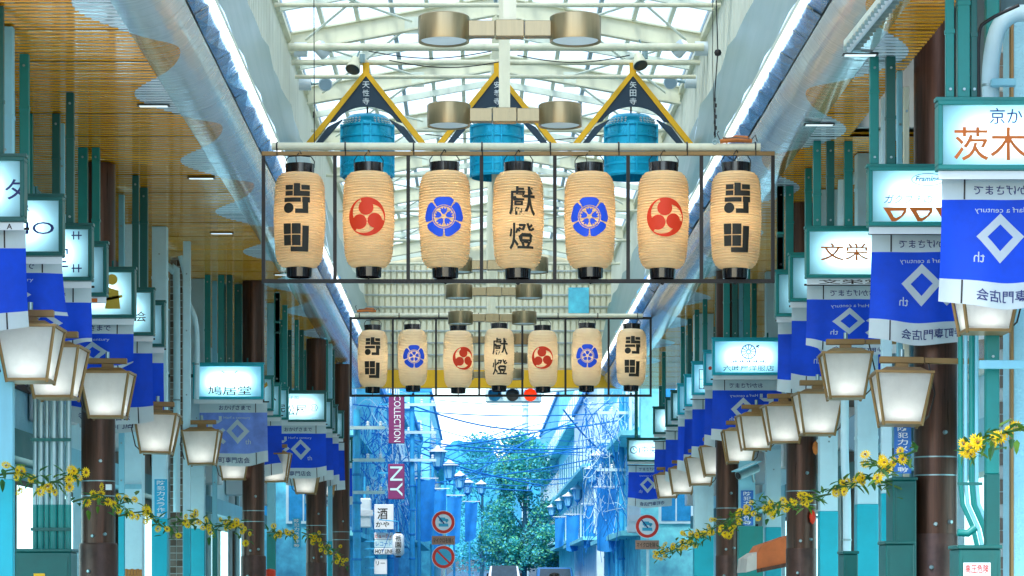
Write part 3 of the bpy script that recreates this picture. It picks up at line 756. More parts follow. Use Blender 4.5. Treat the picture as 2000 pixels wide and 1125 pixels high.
column(618, 49.7, .40, 'slim dark brown column on the left under the last yellow soffit wave', 1.02)
column(666, 55.2, .38, 'dark brown column on the left nearest the far mouth of the arcade', 1.02)
column(1827, 23.9, .40, 'large rusty brown column at the right running the full height of the picture', 1.04, 8.58)
t_ = thing('void_shade', 'black sheet added for the shade behind the top of the large brown column', 'panel', (XP(1840, 25.6), 25.6, 5.2))
MB().box(XP(1800, 25.6), XP(1875, 25.6), 25.6, 25.66, 5.2, 8.55).build('shade_sheet', 'black', t_)  # black sheet stands in for the shade of the open void
MB().tube([P(1848, 170, 25.4), P(1851, 60, 25.4), P(1848, -40, 25.4)], .03, 10).build('riser_pipe', 'brown_sleeve', t_, smooth=True)
column(1565, 32.2, .375, 'glossy red-brown column on the right beside the orange awning', 1.03)
column(1420, 39.0, .34, 'narrow dark brown column on the right behind the hanging yellow garland', 1.02)

posts = [ # x0, x1, top pixel or None, depth or None, kind
 (-4, 25, None, 22.0, 'c'), (36, 54, 130, None, 't'), (100, 115, 205, None, 't'), (116, 126, None, 26.6, 'p'), (151, 169, 265, None, 't'), (178, 193, 300, None, 't'),
 (231, 243, None, 31.4, 'c'), (272, 287, 410, None, 't'), (296, 326, 440, None, 'w'), (357, 372, None, 35.6, 'w'), (369, 399, None, 39.9, 'w'), (399, 410, 480, None, 't'),
 (414, 424, None, 40.2, 'p'), (425, 437, 517, None, 't'), (442, 453, 535, None, 't'), (457, 472, 552, None, 't'), (521, 538, 590, None, 'p'), (539, 550, 564, None, 't'),
 (552, 561, 578, None, 't'), (563, 573, 606, None, 't'), (575, 583, 625, None, 't'), (584, 593, 650, None, 't'), (640, 649, None, 50.5, 'c')]
postsR = [
 (1341, 1352, None, 49.5, 't'), (1356, 1394, None, 45.0, 'w'), (1414, 1426, None, 38.6, 't'), (1431, 1442, None, 37.4, 't'), (1443, 1452, None, 38.9, 'p'), (1453, 1466, None, 36.0, 't'),
 (1480, 1493, None, 34.2, 't'), (1496, 1526, None, 39.0, 'w'), (1501, 1513, None, 32.6, 't'), (1536, 1551, 368, None, 't'), (1590, 1605, 298, None, 't'), (1601, 1637, None, 31.0, 'w'),
 (1616, 1631, 265, None, 't'), (1651, 1667, 217, None, 't'), (1674, 1716, None, 28.4, 'w'), (1685, 1702, 165, None, 't'), (1722, 1743, None, 25.2, 'w'), (1733, 1751, 97, None, 't'),
 (1752, 1764, None, 23.9, 'p'), (1765, 1777, None, 23.7, 'k'), (1850, 1866, None, 19.8, 't'), (1873, 1897, None, 19.8, 't'), (1899, 1911, None, 19.8, 't'), (1926, 1953, None, 20.9, 'g')]
KN = {'t': 'dark teal', 'c': 'cyan', 'w': 'white and turquoise', 'p': 'pale grey', 'k': 'cream', 'g': 'plain green'}
HANG = []
def post(i, x0, x1, yt, Y, kind, side, n):
    if Y is None: Y = (HC - H) * F / (VY - yt)
    a, b = XP(x0, Y), XP(x1, Y); d = max(.07, (b - a) * .9)
    where = f'{ORD[i]} post from the left on the {side}'
    t_ = thing('arcade_post', f'{KN[kind]} square steel arcade post, {where} pavement', 'post', ((a + b) / 2, Y, .12), f'square posts on the {side}')
    up, lo = {'t': ('teal', 'teal_dark'), 'c': ('pale', 'cyan'), 'w': ('white_post', 'cyan'), 'p': ('pale', 'teal'), 'k': ('steel_cream', 'teal'), 'g': ('teal', 'teal_dark')}[kind]
    MB().box(a, b, Y, Y + d, .12, 2.44).build('lower_shaft', lo, t_, bevel=.006)
    top = HC - .012 if kind != 'k' else HC - .2
    MB().box(a + .003, b - .003, Y + .003, Y + d - .003, 2.44, top).build('upper_shaft', up, t_, bevel=.006)
    random.seed(i * 13 + (side == 'left'))
    for k in range(2):
        z = random.uniform(3.0, 6.0); MB().box(a - .002, b + .002, Y - .004, Y + d + .002, z, z + .035).build('joint_collar', up, t_)
    for k in range(3):
        z = random.uniform(2.6, 6.1); p = Vector(((a + b) / 2, Y, z)); MB().tube([p, p - Vector((0, .014, 0))], .012, 6).build('bolt', 'galv', t_)
for side, L_ in (('left', posts), ('right', postsR)):
    k = 0
    for p in L_:
        if p[4] == 't': HANG.append((side,) + p[:4])
        else: post(k, *p, side, len(L_)); k += 1
SIGNS = []

# ================================================================== SHOP SIGNS
def sign(side, xin, ytop, Y, label, prints=(), w_=1.08, h_=.535, plate=(), face='sign_face', frame='teal'):
    s = -1 if side == 'left' else 1
    xi = XP(xin, Y); xo = xi + s * w_; zt = ZP(ytop, Y); zb = zt - h_; a, b = min(xi, xo), max(xi, xo); fr = .036
    t_ = thing('shop_sign', label, 'sign', ((a + b) / 2, Y, zb), f'lit shop signs on the {side}')
    for (q0, q1, q2, q3) in ((a, b, zt - fr, zt), (a, b, zb, zb + fr)): MB().box(q0, q1, Y, Y + .17, q2, q3).build('frame_rail', frame, t_, bevel=.006)
    for (q0, q1) in ((a, a + fr), (b - fr, b)): MB().box(q0, q1, Y + .002, Y + .168, zb + fr, zt - fr).build('frame_stile', frame, t_, bevel=.006)
    MB().box(a - .012, b + .012, Y + .03, Y + .14, zt + .001, zt + .028).build('cap_strip', frame, t_)
    MB().add([(a + fr, Y + .03, zb + fr), (b - fr, Y + .03, zb + fr), (b - fr, Y + .03, zt - fr), (a + fr, Y + .03, zt - fr)], [(0, 1, 2, 3)]).build('light_box_face', 'sign_sheet', t_)
    MB().box(a + fr + .002, b - fr - .002, Y + .15, Y + .16, zb + fr + .002, zt - fr - .002).build('back_plate', 'white_paint', t_)
    MB().box(a + w_ * .20, b - w_ * .20, Y + .125, Y + .14, zb + h_ * .33, zt - h_ * .33).build('lamp_panel', 'box_lamp' if face == 'sign_face' else 'box_lamp_dim', t_)
    MB().box(a + .01, b - .01, Y + .05, Y + .06, zb - .07, zb - .006).build('name_plate', 'white_paint', t_)
    for xx in (a + .25, b - .25): MB().tube([(xx, Y + .085, zt + .02), (xx, Y + .085, zt + .10)], .014, 6).build('bracket', 'teal_dark', t_)
    # arm back to the posts
    MB().box(min(xo, xo + s * .5), max(xo, xo + s * .5), Y + .06, Y + .11, zt - .2, zt - .15).build('bracket', 'teal_dark', t_)
    ox = a
    SIGNS.append((side, t_, a, b, Y, zt, frame))
    for k, (fl, m_) in enumerate(prints): fl.build('lettering', m_, t_, lambda u, v: (ox + u, Y + .026 - .0015 * k, zb + v))
    for (fl, m_) in plate: fl.build('plate_lettering', m_, t_, lambda u, v: (ox + u, Y + .047, zb - .04 + v))
    return t_
def wheel():
    f = Flat(); c = (.54, .345); f.circ(*c, .115, 32, .098)
    for k in range(12): a = 2 * pi * k / 12; f.stroke([(c[0] + .02 * cos(a), c[1] + .02 * sin(a)), (c[0] + .10 * cos(a), c[1] + .10 * sin(a))], .014)
    f.stroke([(c[0] + .11, c[1] + .07), (c[0] + .16, c[1] + .10)], .02); f.stroke([(c[0] + .12, c[1] + .10), (c[0] + .15, c[1] + .06)], .014)
    for k in range(16): f.rect(.27 + k * .034, .185, .295 + k * .034, .185 + .012 + .012 * (k % 3))
    return f
def oval(cx, cz, a, b, w_):
    n = 40
    return Flat().poly([(cx + a * cos(2 * pi * k / n), cz + b * sin(2 * pi * k / n)) for k in range(n)], [[(cx + (a - w_) * cos(2 * pi * k / n), cz + (b - w_) * sin(2 * pi * k / n)) for k in range(n)]])
hexa = Flat().poly([(.86 + .075 * cos(pi * k / 3), .25 + .075 * sin(pi * k / 3)) for k in range(6)], [[(.86 + .062 * cos(pi * k / 3), .25 + .062 * sin(pi * k / 3)) for k in range(6)]])
hexa.stroke([(.83, .29), (.83, .21)], .012).stroke([(.86, .29), (.86, .21)], .012).stroke([(.89, .29), (.89, .21)], .012)
def bowls():
    f = Flat()
    for k in range(4):
        x = .15 + k * .235; z = .155
        arc = [(x + .19 * cos(a) * .5 + .105, z - .105 * sin(a)) for a in [pi * j / 10 for j in range(11)]]
        o_ = [(x - .02, z + .012), (x + .20, z + .012)] + [(x + .20 * (1 - .5 * q ** 2) , z - .115 * q) for q in (.3, .6, .85, 1)] + [(x + .06, z - .115), (x + .01, z - .03)]
        f.poly(o_, [[(x + .05, z - .02), (x + .17, z - .02), (x + .145, z - .06), (x + .10, z - .085), (x + .08, z - .075)]])
    return f
# right side, front to back
sign('right', 1833, 195, 19.8, 'lit white sign with big orange brush characters at the right edge', [(Flat().text('茨木', .405, .20, .56, .26), 'orange_text'), (Flat().text('京かまぼ', .66, .415, .52, None), 'ink_blue')])
sign('right', 1697, 325, 23.2, 'lit white sign with an oval word mark and orange characters', [(Flat().text('ガクブチの', .36, .245, .44, .08), 'ink_blue'), (oval(.54, .42, .15, .058, .006), 'ink_blue'), (Flat().text('Framing', .535, .42, .22, None), 'ink_blue'), (bowls(), 'orange_text')])
sign('right', 1575, 445, 27.6, 'lit white sign with two spaced orange brush characters', [(Flat().text('文栄', .415, .28, .52, .19), 'orange_text')], plate=[(Flat().text('文栄堂', .5, 0, .72, .05), 'dark_text')])
sign('right', 1543, 497, 29.4, 'narrow-looking pale lit sign tucked behind the orange two-character sign', face='sign_face_dim', plate=[(Flat().rect(.2, -.02, .26, .02).rect(.28, -.02, .36, .02), 'red_print')])
sign('right', 1516, 530, 30.7, 'pale blue lit sign edge just above the yellow soffit tip on the right', face='sign_face_dim')
sign('right', 1392, 662, 38.3, 'wide lit white sign with a wheel emblem and a row of dark characters', [(wheel(), 'ink_blue'), (Flat().text('六時屋洋服店', .54, .10, .76, .085), 'grey_text')], frame='cyan')
sign('right', 1375, 686, 40.4, 'turquoise framed sign with a red dot behind the wheel emblem sign', [(Flat().circ(.10, .27, .03, 12), 'red_print')], face='sign_face_dim', frame='cyan')
sign('right', 1352, 708, 42.7, 'turquoise framed sign with a small plan drawing on its face', [(Flat().stroke([(.12, .1), (.12, .42), (.3, .42)], .012).stroke([(.12, .26), (.3, .26)], .01).stroke([(.2, .1), (.2, .42)], .01).stroke([(.12, .1), (.3, .1)], .012), 'navy_text')], frame='cyan')
for k, (x, y, Y) in enumerate(((1337, 733, 44.3), (1324, 751, 45.8), (1311, 764, 47.2), (1300, 778, 48.8), (1276, 796, 52.2))):
    sign('right', x, y, Y, f'plain pale lit sign in the far right stack, {ORD[k]} behind the plan drawing sign', face='sign_face' if k % 2 == 0 else 'sign_face_dim', frame='teal_dark' if k > 1 else 'cyan')
sign('right', 1225, 857, 61.0, 'small lit bank-style sign with a round clock emblem at the far right', [(Flat().circ(.16, .27, .09, 24, .07).stroke([(.16, .27), (.14, .33)], .014).stroke([(.16, .27), (.2, .24)], .014), 'navy_text'), (Flat().text('中央信', .62, .27, .56, .2), 'navy_text'), (Flat().stroke([(.29, .33), (.29, .2)], .03), 'navy_text')], frame='teal_dark')
# left side, front to back
sign('left', 47, 305, 21.2, 'blue-lit sign with one katakana character cut by the left edge', [(Flat().text('タ', .995, .265, None, .17), 'ink_blue')], plate=[(Flat().text('A', .95, 0, None, .045), 'dark_text')], frame='teal_dark')
sign('left', 122, 383, 23.1, 'blue-lit sign with widely spaced roman capital letters', [(Flat().text('NO', .80, .25, .40, .11, 0), 'ink_blue'), (Flat().text('OR', .72, .43, None, .06, 0), 'ink_blue')], frame='teal_dark')
sign('left', 179, 440, 24.9, 'blue-lit sign with a large dark character and two small ladder marks', [(Flat().text('堂', .74, .24, None, .22, 0), 'ink_blue'), (Flat().stroke([(.90, .40), (.90, .48)], .012).stroke([(.95, .40), (.95, .48)], .012).stroke([(.88, .44), (.98, .44)], .012).stroke([(.90, .08), (.90, .16)], .012).stroke([(.95, .08), (.95, .16)], .012).stroke([(.88, .12), (.98, .12)], .012), 'ink_blue')], frame='teal_dark')
sign('left', 208, 475, 26.0, 'narrow strip of a blue-lit sign behind the ladder mark sign', face='sign_face_dim', frame='teal_dark', plate=[(Flat().rect(.6, -.02, .7, .02).rect(.75, -.02, .85, .02).rect(.9, -.02, .98, .02), 'orange_text')])
sign('left', 263, 525, 28.0, 'blue-lit sign with a gold figure emblem on the left pavement', [(Flat().circ(.83, .42, .06, 16).poly([(.75, .1), (.92, .1), (.90, .3), (.78, .34)]).stroke([(.74, .2), (.94, .24)], .03), 'gold')], frame='teal_dark')
sign('left', 300, 565, 29.9, 'pale lit sign showing a single small dark character', [(Flat().text('会', .93, .22, None, .12), 'dark_text')], frame='teal_dark')
sign('left', 321, 590, 30.8, 'pale lit sign sliver behind the single character sign on the left', face='sign_face_dim', frame='teal_dark')
sign('left', 514, 711, 39.4, 'wide bright white sign with three red-brown seal characters', [(Flat().text('鳩居堂', .56, .13, .66, .14, 1), 'dark_text'), (Flat().stroke([(.44, .43), (.48, .40)], .012).stroke([(.68, .43), (.64, .40)], .012), 'teal')], frame='cyan')
sign('left', 534, 736, 40.6, 'pale lit sign with a gold leaf mark behind the three seal characters', [(Flat().poly([(.90, .38), (.97, .46), (.99, .40), (.94, .36)]), 'gold')], face='sign_face_dim')
sign('left', 548, 750, 41.8, 'narrow teal-framed lit sign with one dark stroke on the left', [(Flat().stroke([(.97, .30), (1.0, .27)], .02), 'dark_text')], face='sign_face_dim')
sign('left', 563, 758, 43.6, 'teal-framed lit sign with one bold dark character at its right end', [(Flat().text('完', .95, .20, None, .15), 'dark_text')], face='sign_face_dim')
sign('left', 637, 765, 46.0, 'lit white confectioner sign with brush characters and a hexagon mark', [(Flat().text('松屋', .52, .21, .42, .2), 'dark_text'), (Flat().text('御菓子司', .40, .44, .36, .075), 'grey_text'), (hexa, 'dark_text')], frame='teal_dark')
for k, (x, y, Y) in enumerate(((649, 781, 47.8), (659, 792, 49.6), (671, 804, 51.8), (688, 856, 56.5))):
    sign('left', x, y, Y, f'small pale lit sign in the far left stack, {ORD[k]} behind the hexagon mark sign', face='sign_face' if k % 2 else 'sign_face_dim', frame='teal_dark')

# hanger posts that carry the signs from the soffit
cnt = {}
def hanger(sg, a, b):
    side, t_, sa, sb, Y, zt, fr = sg; wd = b - a
    a = max(sa + .02, min(a, sb - wd - .02)); b = a + wd
    m_ = ('teal', 'teal_dark', 'teal')[cnt.get('n', 0) % 3]; cnt['n'] = cnt.get('n', 0) + 1; cnt[t_.name] = cnt.get(t_.name, 0) + 1
    h_ = MB().box(a, b, Y + .045, Y + .045 + wd * .9, zt + .029, HC - .012).build('hanger', m_, t_, bevel=.005)
    z = zt + .029 + (HC - zt) * random.uniform(.3, .7)
    MB().box(a - .004, b + .004, Y + .039, Y + .05 + wd * .9, z, z + .03).build('joint_collar', m_, h_)
    for zz in (zt + .09, HC - .12): MB().tube([((a + b) / 2, Y + .046, zz), ((a + b) / 2, Y + .03, zz)], .012, 6).build('bolt', 'galv', h_)
for (side, x0, x1, yt, Y) in HANG:
    if Y is None: Y = (HC - H) * F / (VY - yt)
    sg = min((g for g in SIGNS if g[0] == side), key=lambda g: abs(g[4] - Y)); Ys = sg[4]
    hanger(sg, XP(x0, Ys), XP(x1, Ys))
for sg in SIGNS:
    s = -1 if sg[0] == 'left' else 1; inn = sg[3] if s < 0 else sg[2]
    want = (.22, .80) if cnt.get(sg[1].name, 0) == 0 else ((.80,) if cnt[sg[1].name] == 1 else ())
    for u in want: c = inn + s * u; hanger(sg, c - .038, c + .038)

# ================================================================== BANNERS
def banner(side, xin, ytop, Y, label, amp=.03, ph=0, lift=0.0, shear=0.0, h_=.95, w_=1.05, bright=False, blow=0.0):
    s = -1 if side == 'left' else 1
    xi = XP(xin, Y); zt = ZP(ytop, Y)
    def fn(u, v, d=0.0):      # u from inner edge going outward in 0..w_, v from 0 (top) to -h_
        q = -v / h_; uu = abs(u)
        hem = .06 * sin(pi * min(1, uu / w_)) * max(0, q - .5) * 2
        yv = amp * q * sin(uu * 7 + ph + q * 1.3) + amp * .5 * sin(uu * 15 + ph * 2) * q - blow * q * q
        zz = v * (1 - lift * q * (1 - .3 * uu)) - hem + shear * q * uu + .012 * q * sin(uu * 9 + ph)
        return (xi + s * uu - s * .02 * q * q, Y + .08 + yv - d, zt + zz)
    t_ = thing('banner', label, 'banner', (xi + s * w_ / 2, Y + .08, zt - h_), f'blue anniversary banners on the {side}')
    NU, NV = 26, 22
    def patch(v0, v1, name, mat, nv):
        vs, fs = [], []
        for j in range(nv + 1):
            for i in range(NU + 1): vs.append(fn(w_ * i / NU, v0 + (v1 - v0) * j / nv))
        for j in range(nv):
            for i in range(NU): a = j * (NU + 1) + i; fs.append((a, a + 1, a + NU + 2, a + NU + 1))
        MB().add(vs, fs).build(name, mat, t_, smooth=True)
    patch(0, -.16, 'top_band', 'banner_white', 4)
    patch(-.16, -.77, 'cloth', 'banner_lit' if bright else 'banner_blue', 14)
    patch(-.77, -h_, 'bottom_band', 'banner_white', 5)
    MB().tube([(xi - s * .03, Y + .08, zt + .008), (xi + s * (w_ + .05), Y + .08, zt + .008)], .012, 6).build('rod', 'black', t_)
    # print, designed with x from -w_ (outer) to 0 (inner edge) as read from the left pavement
    f_ = lambda u, v: fn(u, v, .005)
    mir = False
    A = Flat(); cx_, cz_ = -.46, -.45; o_ = .185; i_ = .10
    A.poly([(cx_ - o_, cz_), (cx_, cz_ - o_), (cx_ + o_, cz_), (cx_, cz_ + o_)], [[(cx_ - i_, cz_), (cx_, cz_ - i_), (cx_ + i_, cz_), (cx_, cz_ + i_)]])
    A.poly([(-.70, -.28), (-.92, -.28), (-.92, -.33), (-.77, -.33)]); A.poly([(-.85, -.331), (-.92, -.331), (-.92, -.46), (-.85, -.44)])
    A.poly([(-.92, -.461), (-.85, -.441), (-.655, -.60), (-.70, -.64)]); A.poly([(-.735, -.49), (-.655, -.44), (-.70, -.40), (-.80, -.475)]); A.poly([(-.83, -.545), (-.79, -.59), (-.90, -.66), (-.96, -.62)])
    A.text('th', -.30, -.60, None, .075, 0); A.text('Harf a century', -.47, -.245, .42, .055, 0); A.rect(-.755, -.275, -.71, -.215)
    A.build('emblem', 'banner_white', t_, f_, .06)
    B = Flat(); B.text('おかげさまで', -.50, -.085, .50, .075); B.text('寺町専門店会', -.58, -.865, .60, .085)
    B.build('lettering', 'navy_text', t_, f_, .06)
    C = Flat(); C.rect(-.185, -.158, -.172, -.002); C.rect(-.185, -h_ + .002, -.172, -.772)
    C.build('seam', 'black', t_, f_, .06)
    return t_
bl = [('right', 1843, 347, 19.95, 'large mirrored blue banner at the right edge hanging under the orange brush sign', .02, 0, 0, 0),
      ('right', 1705, 456, 23.4, 'mirrored blue banner with white diamonds beside the large brown column', .025, 1, 0, 0),
      ('right', 1578, 556, 27.8, 'blue banner blown up and squashed, diamond flattened, under the two-character sign', .08, 2, .30, .03),
      ('right', 1548, 598, 29.5, 'narrow visible blue banner behind the squashed one on the right', .04, 3, 0, 0),
      ('right', 1521, 626, 30.9, 'twisted blue banner behind the right end of the wheel emblem sign', .09, 4, .12, .05),
      ('right', 1393, 741, 38.45, 'mirrored blue banner directly under the wheel emblem sign', .04, 1, .05, 0),
      ('right', 1378, 758, 40.5, 'blue banner peeping left of the one below the wheel emblem sign', .05, 2, .05, 0),
      ('right', 1353, 780, 42.8, 'blue banner under the plan drawing sign on the right', .04, 5, 0, 0),
      ('right', 1338, 800, 44.4, 'deep blue banner in the far right stack, first under plain signs', .04, 0, 0, 0),
      ('right', 1325, 815, 45.9, 'deep blue banner in the far right stack, second under plain signs', .04, 2, 0, 0),
      ('right', 1301, 842, 48.9, 'deep blue banner in the far right stack, third under plain signs', .04, 3, 0, 0),
      ('right', 1279, 862, 52.3, 'deep blue banner in the far right stack, fourth under plain signs', .04, 4, 0, 0),
      ('right', 1228, 909, 61.1, 'small blue diamond banner under the clock emblem sign at the far right', .02, 1, 0, 0),
      ('left', 47, 446, 21.35, 'blue banner cut by the left edge under the katakana sign', .02, 0, .15, 0),
      ('left', 118, 500, 23.3, 'crumpled blue banner blown sideways under the roman capitals sign', .18, 1, .45, .12),
      ('left', 176, 560, 25.1, 'folded blue banner with a skewed diamond on the left', .16, 2, .42, .14),
      ('left', 259, 625, 28.1, 'wind-lifted blue banner with a squashed diamond under the gold emblem sign', .14, 3, .50, .05),
      ('left', 296, 662, 30.0, 'blue banner with white square and slogan under the single character sign', .03, 4, 0, 0),
      ('left', 318, 682, 31.0, 'blue banner edge hanging behind the slogan banner on the left', .03, 5, 0, 0),
      ('left', 521, 785, 39.6, 'pale violet-blue banner, sunlight painted into its colour, with a white ribbon figure under the seal character sign', .09, 2, .02, 0),
      ('left', 549, 812, 41.9, 'deep blue banner between the pale violet one and the diamond banner', .03, 1, 0, 0),
      ('left', 636, 829, 46.15, 'blue banner with a clear white diamond under the confectioner sign', .03, 3, .04, 0),
      ('left', 649, 838, 48.0, 'deep blue banner in the far left stack, first behind the clear diamond', .03, 1, 0, 0),
      ('left', 661, 850, 49.8, 'deep blue banner in the far left stack, second behind the clear diamond', .03, 2, 0, 0),
      ('left', 672, 864, 52.0, 'deep blue banner in the far left stack, third behind the clear diamond', .03, 0, 0, 0),
      ('left', 687, 900, 56.6, 'deep blue banner in the far left stack, last before the arcade mouth', .03, 4, 0, 0)]
for (sd_, x, y, Y, lb, amp, ph, li, sh) in bl: banner(sd_, x, y, Y, lb, amp + .025, ph, li, sh, bright='violet-blue' in lb)

# ================================================================== PAVEMENT LANTERNS
def lamp(side, xin, yb, Y, label, w_=.50, h_=.50):
    s = -1 if side == 'left' else 1
    xi = XP(xin, Y); cx_ = xi + s * w_ / 2; zb = ZP(yb, Y); zt = zb + h_
    t_ = thing('street_lantern', label, 'lamp', (cx_, Y + w_ / 2, zb), f'tapered brass street lanterns on the {side}')
    a, b = w_ / 2, w_ * .34; cy_ = Y + w_ / 2
    def ring(r, z): return [Vector((cx_ + i * r, cy_ + j * r, z)) for i, j in ((-1, -1), (1, -1), (1, 1), (-1, 1))]
    T, B = ring(a - .012, zt - .035), ring(b - .010, zb + .035)
    nm = ['front_glass', 'side_glass', 'back_glass', 'side_glass']
    for k in range(4):
        p = [B[k], B[(k + 1) % 4], T[(k + 1) % 4], T[k]]
        MB().add(p, [(0, 1, 2, 3)]).build(nm[k], 'lamp_glass', t_)
    for k in range(4):
        MB().bar(ring(b, zb + .0)[k], ring(a, zt - .03)[k], .02, .02).build('corner_bar', 'bronze', t_)
    MB().hexa(ring(a + .015, zt - .035), ring(a + .015, zt - .012)).build('top_rim', 'bronze', t_)
    MB().hexa(ring(a - .03, zt - .011), ring(a - .10, zt + .03)).build('cap', 'bronze', t_)
    MB().hexa(ring(b + .012, zb + .012), ring(b + .012, zb + .036)).build('bottom_rim', 'bronze', t_)
    MB().hexa(ring(b - .07, zb + .045), ring(b - .07, zb + .052)).build('lamp_tray', 'lamp_glow', t_)
    MB().lathe([(.02, 0), (.035, .04), (.035, .09), (.02, .12)], 14, (cx_, cy_, zb + .06), True).build('bulb', 'hat_white', t_, smooth=True)
    MB().box(cx_ - .06, cx_ + .06, cy_ - .04, cy_ + .04, zt + .031, zt + .075).build('neck', 'bronze', t_, bevel=.004)
    MB().box(cx_ - .20, cx_ + .20, cy_ - .035, cy_ + .035, zt + .076, zt + .135).build('cross_bar', 'bronze', t_, bevel=.005)
    xe = xi + s * 1.25; x0 = cx_ + s * .205
    MB().box(min(x0, xe), max(x0, xe), cy_ - .03, cy_ + .03, zt + .08, zt + .13).build('arm', 'bronze', t_, bevel=.005)
    MB().tube([(cx_, cy_ - .02, zt + .135), (cx_, cy_ - .02, zt + .20)], .022, 10).build('eye_bolt', 'galv', t_)
    o1 = cx_ + s * a; mb = MB(); mb.tube([(o1 - s * .01, cy_, zt + .1), (o1 + s * .05, cy_ - .05, zt - .2), (o1 - s * .0, cy_ - .05, zb + .1), (cx_ + s * b, cy_, zb + .02)], .008, 6); mb.build('flex', 'black', t_)
    t_.rotation_euler = (random.uniform(-.02, .02), random.uniform(-.025, .025), random.uniform(-.05, .05))
LR = [(1874, 648, 20.5), (1713, 830, 23.0), (1611, 778, 26.4), (1558, 850, 28.7), (1496, 866, 31.8), (1444, 879, 34.9), (1414, 905, 37.2), (1370, 930, 41), (1342, 948, 43.7), (1308, 965, 47.4), (1281, 973, 51.2)]
for i, (x, yb, Y) in enumerate(LR): lamp('right', x, yb, Y, f'tapered brass street lantern on the right, {ORD[i]} from the front')
LL = [(107, 745, 21.8), (155, 778, 23.4), (251, 816, 26.4), (342, 886, 30.4), (427, 908, 35.4), (487, 938, 39.9), (566, 942, 42.0), (622, 965, 47.5), (655, 970, 51)]
for i, (x, yb, Y) in enumerate(LL): lamp('left', x, yb, Y, f'tapered brass street lantern on the left, {ORD[i]} from the front')

# ================================================================== FLOWER GARLANDS
def petals_mesh():
    mb = MB()
    for ring, (n, r0, r1, z1, w_) in enumerate(((13, .010, .052, .004, .011), (11, .010, .040, .014, .010))):
        for k in range(n):
            a = 2 * pi * k / n + ring * .25; c, s_ = cos(a), sin(a); t_ = (-s_, c)
            pts = [(r0, -.004, .002), (r0 + (r1 - r0) * .55, -w_ * .6, z1), (r1, 0, z1 * .3), (r0 + (r1 - r0) * .55, w_ * .6, z1)]
            mb.add([(c * r + t_[0] * q, s_ * r + t_[1] * q, z) for r, q, z in pts], [(0, 1, 2, 3)])
    return mb
def leaf_mesh():
    return MB().add([(0, 0, 0), (.03, -.02, .008), (.075, -.012, 0), (.10, 0, -.012), (.075, .012, 0), (.03, .02, .008), (.05, 0, -.006)], [(0, 1, 6), (1, 2, 6), (2, 3, 6), (3, 4, 6), (4, 5, 6), (5, 0, 6)])
PET = LEAF = None
def sprig(pts, Y, dY, nf, nl, label, spread=18, seed=0, fs=1.0):
    global PET, LEAF
    random.seed(seed)
    ps = []
    for i in range(len(pts)): ps.append(P(pts[i][0], pts[i][1], Y + dY * i / (len(pts) - 1)))
    # smooth stem
    st = []
    for i in range(len(ps) - 1):
        for k in range(4):
            t_ = k / 4; q = ps[i].lerp(ps[i + 1], t_); q.z += .012 * sin(i * 2.1 + t_ * 3); st.append(q)
    st.append(ps[-1])
    t_ = thing('flower_garland', label, 'garland', ps[0], 'yellow flower garlands')
    MB().tube(st, [.011 - .006 * i / len(st) for i in range(len(st))], 6).build('stem', 'stem', t_)
    sp = spread * Y / F
    def where(lo=.12):
        q = random.uniform(lo, 1) * (len(st) - 1); i = min(int(q), len(st) - 2); return st[i].lerp(st[i + 1], q - i)
    def inst(me, mat_name, c, direction, roll, sc, name, parent):
        o = bpy.data.objects.new(name, me); COL.objects.link(o); o.parent = parent
        q = direction.to_track_quat('Z', 'Y') if name != 'leaf' else direction.to_track_quat('X', 'Z')
        o.location = c - ORG[t_.name]; o.rotation_mode = 'QUATERNION'; o.rotation_quaternion = q
        o.scale = (sc,) * 3; return o
    for k in range(nl):
        a = where(.05); c = a + Vector((random.gauss(0, .4), random.gauss(0, .4), random.gauss(-.1, .45))) * sp
        d = Vector((random.gauss(0, 1), random.gauss(-.3, .7), random.gauss(-.1, .6))).normalized(); sc = random.uniform(.8, 1.35) * fs
        if LEAF is None:
            LEAF = {}
            for m_ in ('leaf', 'leaf2'):
                o = leaf_mesh().build('leaf', m_, t_, raw=True); LEAF[m_] = o.data; rm(o)
        inst(LEAF['leaf' if random.random() < .6 else 'leaf2'], None, c, d, 0, sc, 'leaf', t_)
    br = MB()
    for k in range(nf):
        a = where(.2); c = a + Vector((random.gauss(0, .5), random.gauss(-.2, .5), random.gauss(-.1, .6))) * sp
        br.tube([a, (a + c) / 2 + Vector((0, 0, .01)), c], .004, 4)
        d = Vector((random.gauss(0, .6), -1, random.gauss(.1, .5))).normalized(); sc = random.uniform(.75, 1.1) * fs
        if PET is None:
            o = petals_mesh().build('flower', 'petal', t_, raw=True); PET = o.data; rm(o)
            o = MB().lathe([(.001, .018), (.007, .017), (.010, .010)], 9).build('flower_eye', 'flower_eye', t_, raw=True); inst.eye = o.data; sprig.eye = o.data; rm(o)
        fl = inst(PET, None, c, d, 0, sc, 'flower', t_)
        e = bpy.data.objects.new('flower_eye', sprig.eye); COL.objects.link(e); e.parent = fl
    tw = br.build('twigs', 'stem', t_); tw['kind'] = 'stuff'
